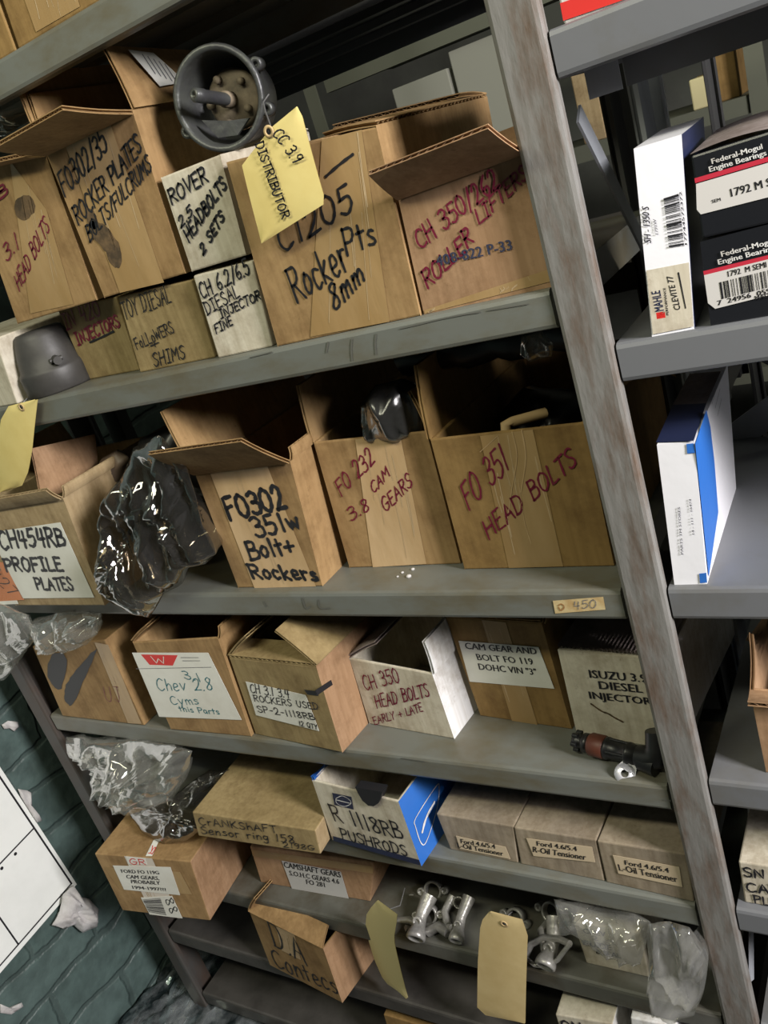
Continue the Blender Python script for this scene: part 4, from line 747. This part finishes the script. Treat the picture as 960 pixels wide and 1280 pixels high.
mb = MB(); mb.lathe([(.0066, -.004), (.0066, .026), (.0072, .027), (.0072, .038), (.0056, .040), (.0030, .040), (.0030, .030), (0, .030)], dc, (axd+rt*-.42+upv*.22).normalized(), 18); mb.build('shaft', GREYM, dt)
mb = MB(); a0 = dc-rt*.030-upv*.012
mb.slab([a0+axd*.006, a0+rt*.030-upv*.010+axd*.006, a0+rt*.052-upv*.014+axd*.002, a0+rt*.034-upv*.026+axd*.004, a0+rt*.012-upv*.022+axd*.006], axd, .004); mb.build('vane', GREYM, dt)
mb = MB(); mb.lathe([(0, -.11), (.012, -.11), (.012, -.07), (.022, -.066), (.026, -.044), (0, -.044)], dc, axd, 20); mb.build('shank', GREYM, dt)

dt.scale = (.80, .80, .80)
# ------------------------------------------------------------------ distributor cap (left end of S1)
cp = Vector(on_z(62, 492, Z1)); cp.y = .0; cp.z = Z1
ct = thing('ignition_distributor', cp, 'dark grey distributor cap with clip lugs at left end of second shelf', 'distributor cap')
mb = MB(); pr_ = [(.0385, 0), (.040, .002), (.0405, .024), (.0395, .027), (.0375, .029), (.0345, .046), (.030, .062), (.0275, .068), (.0245, .070), (.010, .071), (0, .071)]
mb.lathe([(0, 0)]+pr_, cp+Vector((0, .041, 0)), UP, 36); mb.build('cap_body', CAP, ct)
for a in (-2.75, -.5):
    mb = MB(); d = Vector((math.cos(a), math.sin(a), 0)); o_ = cp+Vector((0, .041, .034))+d*.038; t = UP.cross(d)
    mb.tube([o_-d*.008+UP*.002, o_+d*.008], .0048, 10); mb.tube([o_+UP*.001-t*.007, o_+UP*.001+t*.007], .0028, 8); mb.build('clip_lug', CAP, ct)

# ------------------------------------------------------------------ paper tags
def papertag(label, px, y, hole, mt, curl=0, wire=None, text=(), tilt=(0, -1, 0), bend=0):
    n = Vector(tilt).normalized(); c = on_y(sum(p[0] for p in px)/len(px), sum(p[1] for p in px)/len(px), y); pl = (c, n)
    root = thing('paper_tag', on(hole[0], hole[1], *pl), label, 'paper tag', 'manila paper tags')
    ys = [p[1] for p in px]; y0, y1 = min(ys), max(ys); mb = MB(); R_ = 14; rows = []
    for i in range(R_+1):   # sliced in rows so that the paper can curl
        v = y0+.3+(y1-y0-.6)*i/R_; xs = []
        for k in range(len(px)):
            a, b = px[k], px[(k+1) % len(px)]
            if (a[1]-v)*(b[1]-v) < 0: xs.append(a[0]+(b[0]-a[0])*(v-a[1])/(b[1]-a[1]))
        if len(xs) >= 2: rows.append((v, min(xs), max(xs)))
    V = []; F = []; nc = 7
    for v, a, b in rows:
        for k in range(nc):
            u = a+(b-a)*k/(nc-1); p = on(u, v, *pl); t = (v-y0)/(y1-y0)
            V.append(p+n*(curl*math.sin(t*2.6)+bend*math.sin(k/(nc-1)*math.pi)))
    for i in range(len(rows)-1):
        for k in range(nc-1): F.append((i*nc+k, (i+1)*nc+k, (i+1)*nc+k+1, i*nc+k+1))
    V2 = [p-n*.0005 for p in V]; k0 = len(V)
    mb.mesh(V, F, 0, True); mb.mesh(V2, [f[::-1] for f in F], 0, True)
    for it in text: draw(mb, it, {'F': (c, n)}, .0014+curl+bend)
    mb.build('paper', [mt, INK], root)
    hp = on(hole[0], hole[1], *pl)+n*(.0012+curl*.2+bend*.5); g = MB(); g.lathe([(.0048, 0), (.0048, .0005), (.0024, .0005), (.0024, 0)], hp, n, 16); g.build('eyelet', mat('eyelet_board', (.50, .36, .18), .7), root)
    g = MB(); g.lathe([(0, .0002), (.0024, .0002)], hp, n, 12); g.build('hole', BLKP, root)
    if wire:
        g = MB(); g.tube([hp]+[on_y(a, b, yy) for a, b, yy in wire], .0006, 6); g.build('wire', WIRE, root)
    return root
papertag('yellow tag lettered CC 3.9 DISTRIBUTOR hanging from the distributor housing', ((340, 159), (371, 133), (377, 142), (409, 253), (328, 304), (304, 206)), -.012, (338, 164), PAPERY, .002, ((338, 156, -.006), (332, 140, .01), (329, 128, .03), (336, 118, .04)), bend=.001,
   text=[('h', 'CC 3.9', (340, 168), (368, 205), (352, 160), .0013, 1), ('h', 'DISTRIBUTOR', (319, 180), (352, 274), (329, 176), .0013, 1)])
papertag('yellow tag hanging from the second shelf edge at the left side', ((14, 502), (47, 499), (42, 560), (37, 588), (26, 612), (0, 615), (-2, 560), (2, 524)), -.006, (29, 508), PAPERY, .002, ((30, 502, -.004), (34, 498, .004)), bend=.002)
papertag('narrow yellowed tag hanging twisted from the left aluminium casting', ((472, 1125), (498, 1143), (494, 1172), (511, 1246), (482, 1226), (470, 1198), (458, 1160), (459, 1140)), -.014, (479, 1142), mat('pale_yellow_tag_paper', (.66, .56, .27), .75), .003, ((488, 1136, -.01), (500, 1132, .0), (506, 1110, .03)), tilt=(-.45, -1, 0), bend=.003)
papertag('wide manila tag hanging in front of the right aluminium casting', ((612, 1139), (652, 1147), (660, 1168), (657, 1278), (630, 1274), (597, 1265), (598, 1200), (601, 1152)), -.014, (631, 1153), MANILA, .002, ((636, 1143, -.008), (640, 1140, .01)), bend=.001)
st = MB(); spl = ((0, -.0004, Z2), (0, -1, 0)); patch(st, ((691, 751), (754, 746), (757, 762), (694, 767)), spl, .0002)
hand(st, '450', (717, 762), (745, 759), (717, 752), spl, .0006, .0007, 1); stroke(st, ((698, 757), (702, 755), (705, 759), (701, 763), (698, 759)), spl, .0006, .0012, 2)
st.build('price_sticker', [mat('yellowed_sticker', (.56, .45, .24), .6, col2=(.42, .28, .12), scale=60), INKG, mat('brown_ring_stain', (.30, .15, .05), .7)], U1)['label'] = 'yellowed sticker reading 450 on the third shelf edge'

# ------------------------------------------------------------------ injector sensor on S3
p0 = on_z(722, 938, Z3); s0 = Vector((p0.x, p0.y, Z3+.0135)); p1 = on_z(815, 962, Z3); s1 = Vector((p1.x, p1.y, Z3+.0135)); sd = (s1-s0).normalized(); L_ = (s1-s0).length
sn = thing('sensor', (s0+s1)/2-UP*.0135, 'black and brown plastic sensor with metal lug lying in front of the ISUZU box', 'engine sensor')
mb = MB(); mb.lathe([(0, 0), (.007, 0), (.0085, .002), (.0085, .006), (.007, .008), (.007, .011), (.010, .0115), (.010, .016), (.008, .018), (0, .018)], s0, sd, 18)
for k in range(6): a = k*math.pi/3; d = sd.orthogonal().normalized(); d = d*math.cos(a)+sd.cross(d)*math.sin(a); mb.tube([s0+d*.0085+sd*.001, s0+d*.0085+sd*.007], .0025, 6)
mb.build('connector', BLKP, sn)
mb = MB(); mb.lathe([(0, .018), (.0105, .018), (.0118, .020), (.0118, .034), (.0105, .036), (0, .036)], s0, sd, 22); mb.build('coil', BRNP, sn)['label'] = 'reddish brown collar'
mb = MB(); mb.lathe([(0, .036), (.0112, .036), (.0112, .039), (.0098, .040), (.0098, .058), (.0112, .059), (.0112, .062), (.0100, .063), (.0100, L_-.01), (0, L_-.01)], s0, sd, 22)
for k in range(4): a = k*math.pi/2+.4; d = sd.orthogonal().normalized(); d = d*math.cos(a)+sd.cross(d)*math.sin(a); mb.tube([s0+d*.0098+sd*.040, s0+d*.0098+sd*.060], .0016, 6)
mb.build('barrel', BLKP, sn)
mb = MB(); e0 = s0+sd*(L_-.012); mb.tube([e0, e0+sd*.010, e0+sd*.018+UP*.002+Vector((0, .002, 0)), e0+sd*.021+UP*.010+Vector((0, .006, 0)), e0+sd*.020+UP*.026+Vector((0, .012, 0))], [.0105, .012, .013, .0115, .0095], 16)
mb.tube([e0+sd*.004-UP*.002+Vector((0, -.002, 0)), e0+sd*.020-UP*.003+Vector((0, -.004, 0))], .0105, 14); mb.build('elbow', BLKP, sn)
mb = MB(); lp = on_z(781, 966, Z3); l0 = s0+sd*.070+UP*.008-Vector((0, .007, 0)); l1 = on_z(790, 952, Z3)+UP*.006; fd = Vector((0, 1, 0)); ln = (CAM-lp).normalized()
ring = on(781, 967, lp+Vector((0, -.004, .004)), ln); tl = on(790, 951, ring, ln)
mb.lathe([(.0036, 0), (.0100, 0), (.0100, -.0018), (.0036, -.0018), (.0036, 0)], ring, ln, 24)
dv = (tl-ring).normalized(); sv = ln.cross(dv); mb.slab([ring+sv*.0095+dv*.003, ring-sv*.0095+dv*.003, tl-sv*.0045+dv*.003, tl+sv*.0045+dv*.003], -ln, -.0016)
mb.tube([tl, tl+dv*.008+sv*-.002, s0+sd*.078+UP*.009], .0013, 8); mb.build('lug', ZINC, sn)['label'] = 'bright metal ring lug'

# ------------------------------------------------------------------ aluminium rocker castings on S5
def casting(label, parts, mirror=1):
    root = None
    P0 = on_y(parts[0][1], parts[0][2], parts[0][3]); root = thing('rocker_casting', (P0.x, P0.y+.04, Z5), label, 'engine casting', 'aluminium rocker castings on the sixth shelf')
    dn = Vector((.10*mirror, -1, -.30)).normalized()
    for it in parts:
        k = it[0]; mb = MB(); o_ = on_y(it[1], it[2], it[3])
        if k == 'boss':      # bored boss on a tapered arm that runs back to the saddle, with a drilled pad on top
            r = it[4]; o_.z = max(o_.z, Z5+r*.8)
            mb.lathe([(0, -.034), (r*.55, -.034), (r*.62, -.020), (r*.78, -.012), (r*.92, -.008), (r, -.004), (r, 0), (r*.86, .0012), (r*.70, .0012), (r*.66, -.004), (0, -.004)], o_, dn, 26)
            q = o_-dn*.016+UP*r*.62; mb.lathe([(0, -.01), (r*.55, -.01), (r*.50, .002), (r*.26, .002), (r*.24, -.003), (0, -.003)], q, (UP*.75+dn*.65).normalized(), 16)
            b_ = o_-dn*.030; mb.tube([o_-dn*.012, b_, b_+Vector((.004*mirror, .024, .010))], [r*.72, r*.62, r*.85], 14); nm = 'boss'
        elif k == 'ring':    # bearing ring standing on a foot
            r = it[4]; ax = Vector((.15*mirror, -.80, .58)).normalized(); w_ = r*.5
            mb.lathe([(r, -w_), (r*1.36, -w_), (r*1.36, w_*.8), (r*1.26, w_), (r*1.06, w_), (r, w_*.8), (r, -w_)], o_, ax, 26)
            d = (Vector((0, .25, -1))-ax*Vector((0, .25, -1)).dot(ax)).normalized(); sd_ = ax.cross(d)
            zb = o_+d*r*1.25; g = max(.003, (zb.z-Z5-.004)); mb.tube([zb, zb-UP*g*.6, zb-UP*g], [r*.5, r*.6, r*.95], 12)
            for sg in (1, -1):
                e_ = o_+sd_*sg*r*1.75; mb.lathe([(0, -w_), (r*.52, -w_), (r*.52, w_*1.1), (r*.26, w_*1.1), (r*.24, 0), (0, 0)], e_, ax, 14)
                mb.tube([o_+sd_*sg*r*1.25, e_], r*.34, 8)
            nm = 'bearing_ring'
        elif k == 'rib':
            mb.tube([on_y(*p) for p in it[4]], it[5], 10); nm = 'rib'
        mb.build(nm, CAST, root)
    return root
casting('left aluminium casting with open bearing rings on the sixth shelf', [('boss', 523, 1182, -.006, .0128), ('boss', 570, 1176, .002, .0100), ('ring', 516, 1128, .06, .0085), ('rib', 0, 0, 0, ((535, 1165, .01), (548, 1158, .016), (560, 1166, .01)), .0065), ('rib', 0, 0, 0, ((512, 1165, .01), (498, 1150, .03), (492, 1130, .055)), .0060), ('rib', 0, 0, 0, ((560, 1160, .02), (556, 1140, .04), (566, 1120, .06)), .0055), ('ring', 536, 1143, .036, .0100), ('ring', 542, 1113, .075, .0100), ('ring', 500, 1130, .055, .0060), ('ring', 574, 1128, .055, .0060),
   ('rib', 490, 1140, .04, ((490, 1152, .02), (512, 1150, .024), (530, 1158, .018), (552, 1160, .02), (566, 1160, .014)), .0050), ('rib', 0, 0, 0, ((482, 1125, .05), (486, 1112, .07), (482, 1098, .09)), .0025)])
casting('right aluminium casting partly hidden behind the wide manila tag', [('boss', 681, 1208, -.006, .0125), ('ring', 690, 1140, .07, .0100), ('ring', 645, 1148, .06, .0100),
   ('rib', 0, 0, 0, ((656, 1196, .004), (664, 1180, .012), (680, 1172, .022), (700, 1174, .020), (712, 1180, .012)), .0042), ('rib', 0, 0, 0, ((656, 1196, .004), (668, 1206, -.002), (681, 1208, .002), (697, 1200, .0), (712, 1180, .012)), .0028), ('rib', 0, 0, 0, ((681, 1190, .01), (676, 1164, .03), (688, 1150, .06)), .0048)], -1)

# ------------------------------------------------------------------ loose things in the FO 351 box
mb = MB(); mb.tube([on_y(a, b, yy) for a, b, yy in ((676, 560, .12), (682, 534, .13), (700, 520, .14), (722, 514, .15))], .006, 10); tag(mb.build('bent_bar', CAST, None, on_y(690, 535, .13)), 'curved grey metal bar sticking out of the FO 351 box', 'metal bar')
mb = MB(); A, B = on_y(632, 530, .06), on_y(682, 516, .09); mb.tube([on_y(634, 560, .06), A, A.lerp(B, .15), B], .005, 8); tag(mb.build('bent_bar', mat('tan_card_strip', (.36, .25, .12), .7), None, A), 'tan bent strip over the rim of the FO 351 box', 'bent strip')
mb = MB(); r2 = random.Random(3)
tag(crumple('parts_bundle', ((644, 600), (780, 590), (766, 520), (719, 490), (656, 486), (617, 524)), .16, .08, BLKP, amp=.02, freq=30, seed=31, dens=5), 'dark heap of bolts inside the FO 351 box', 'parts bundle')

# ------------------------------------------------------------------ things on the far shelving
def farbox(label, u0, v0, u1, z, h, y, m, dpt=.2, grp='boxes on the far shelving'):
    A = on_y(u0, v0, y); B = on_y(u1, v0, y); x0, x1 = min(A.x, B.x), max(A.x, B.x)
    t = thing('cardboard_box', ((x0+x1)/2, y+dpt/2, z), label, 'cardboard box', grp); mb = MB(); mb.box(x0, x1, y, y+dpt, z, z+h); mb.build('body', m, t, bevel=.003)
    s = MB(); s.box(x0+.002, x1-.002, y+dpt/2-.02, y+dpt/2+.02, z+h, z+h+.001); s.build('packing_tape', TAPE, t)
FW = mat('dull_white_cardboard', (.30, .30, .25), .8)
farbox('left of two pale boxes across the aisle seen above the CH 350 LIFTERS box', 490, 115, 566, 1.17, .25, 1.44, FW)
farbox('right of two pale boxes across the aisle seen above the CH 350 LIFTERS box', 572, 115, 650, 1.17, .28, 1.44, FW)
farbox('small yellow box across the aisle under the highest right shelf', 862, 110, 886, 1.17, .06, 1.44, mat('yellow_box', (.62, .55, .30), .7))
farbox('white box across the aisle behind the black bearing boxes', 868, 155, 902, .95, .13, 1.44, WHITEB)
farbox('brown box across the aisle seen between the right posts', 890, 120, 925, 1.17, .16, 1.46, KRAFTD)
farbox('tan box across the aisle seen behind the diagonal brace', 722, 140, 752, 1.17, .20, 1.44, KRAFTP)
farbox('brown box behind the FO 232 box, just under the second shelf', 392, 480, 502, .831, .20, .36, KRAFT, .2, 'boxes on the shelving behind')
for u, v, r in ((503, 716, .0018), (516, 712, .0022), (511, 721, .0030), (497, 721, .0014)):
    c = on_z(u, v, Z2); mb = MB(); mb.lathe([(0, 0), (r, 0), (r*.9, r*.5), (r*.3, r*.8), (0, r*.8)], c, UP, 7)
    tag(mb.build('white_crumb', TISSUE, None, c), 'tiny white crumb on the third shelf in front of the FO 232 box', 'crumb', 'white crumbs on the third shelf')
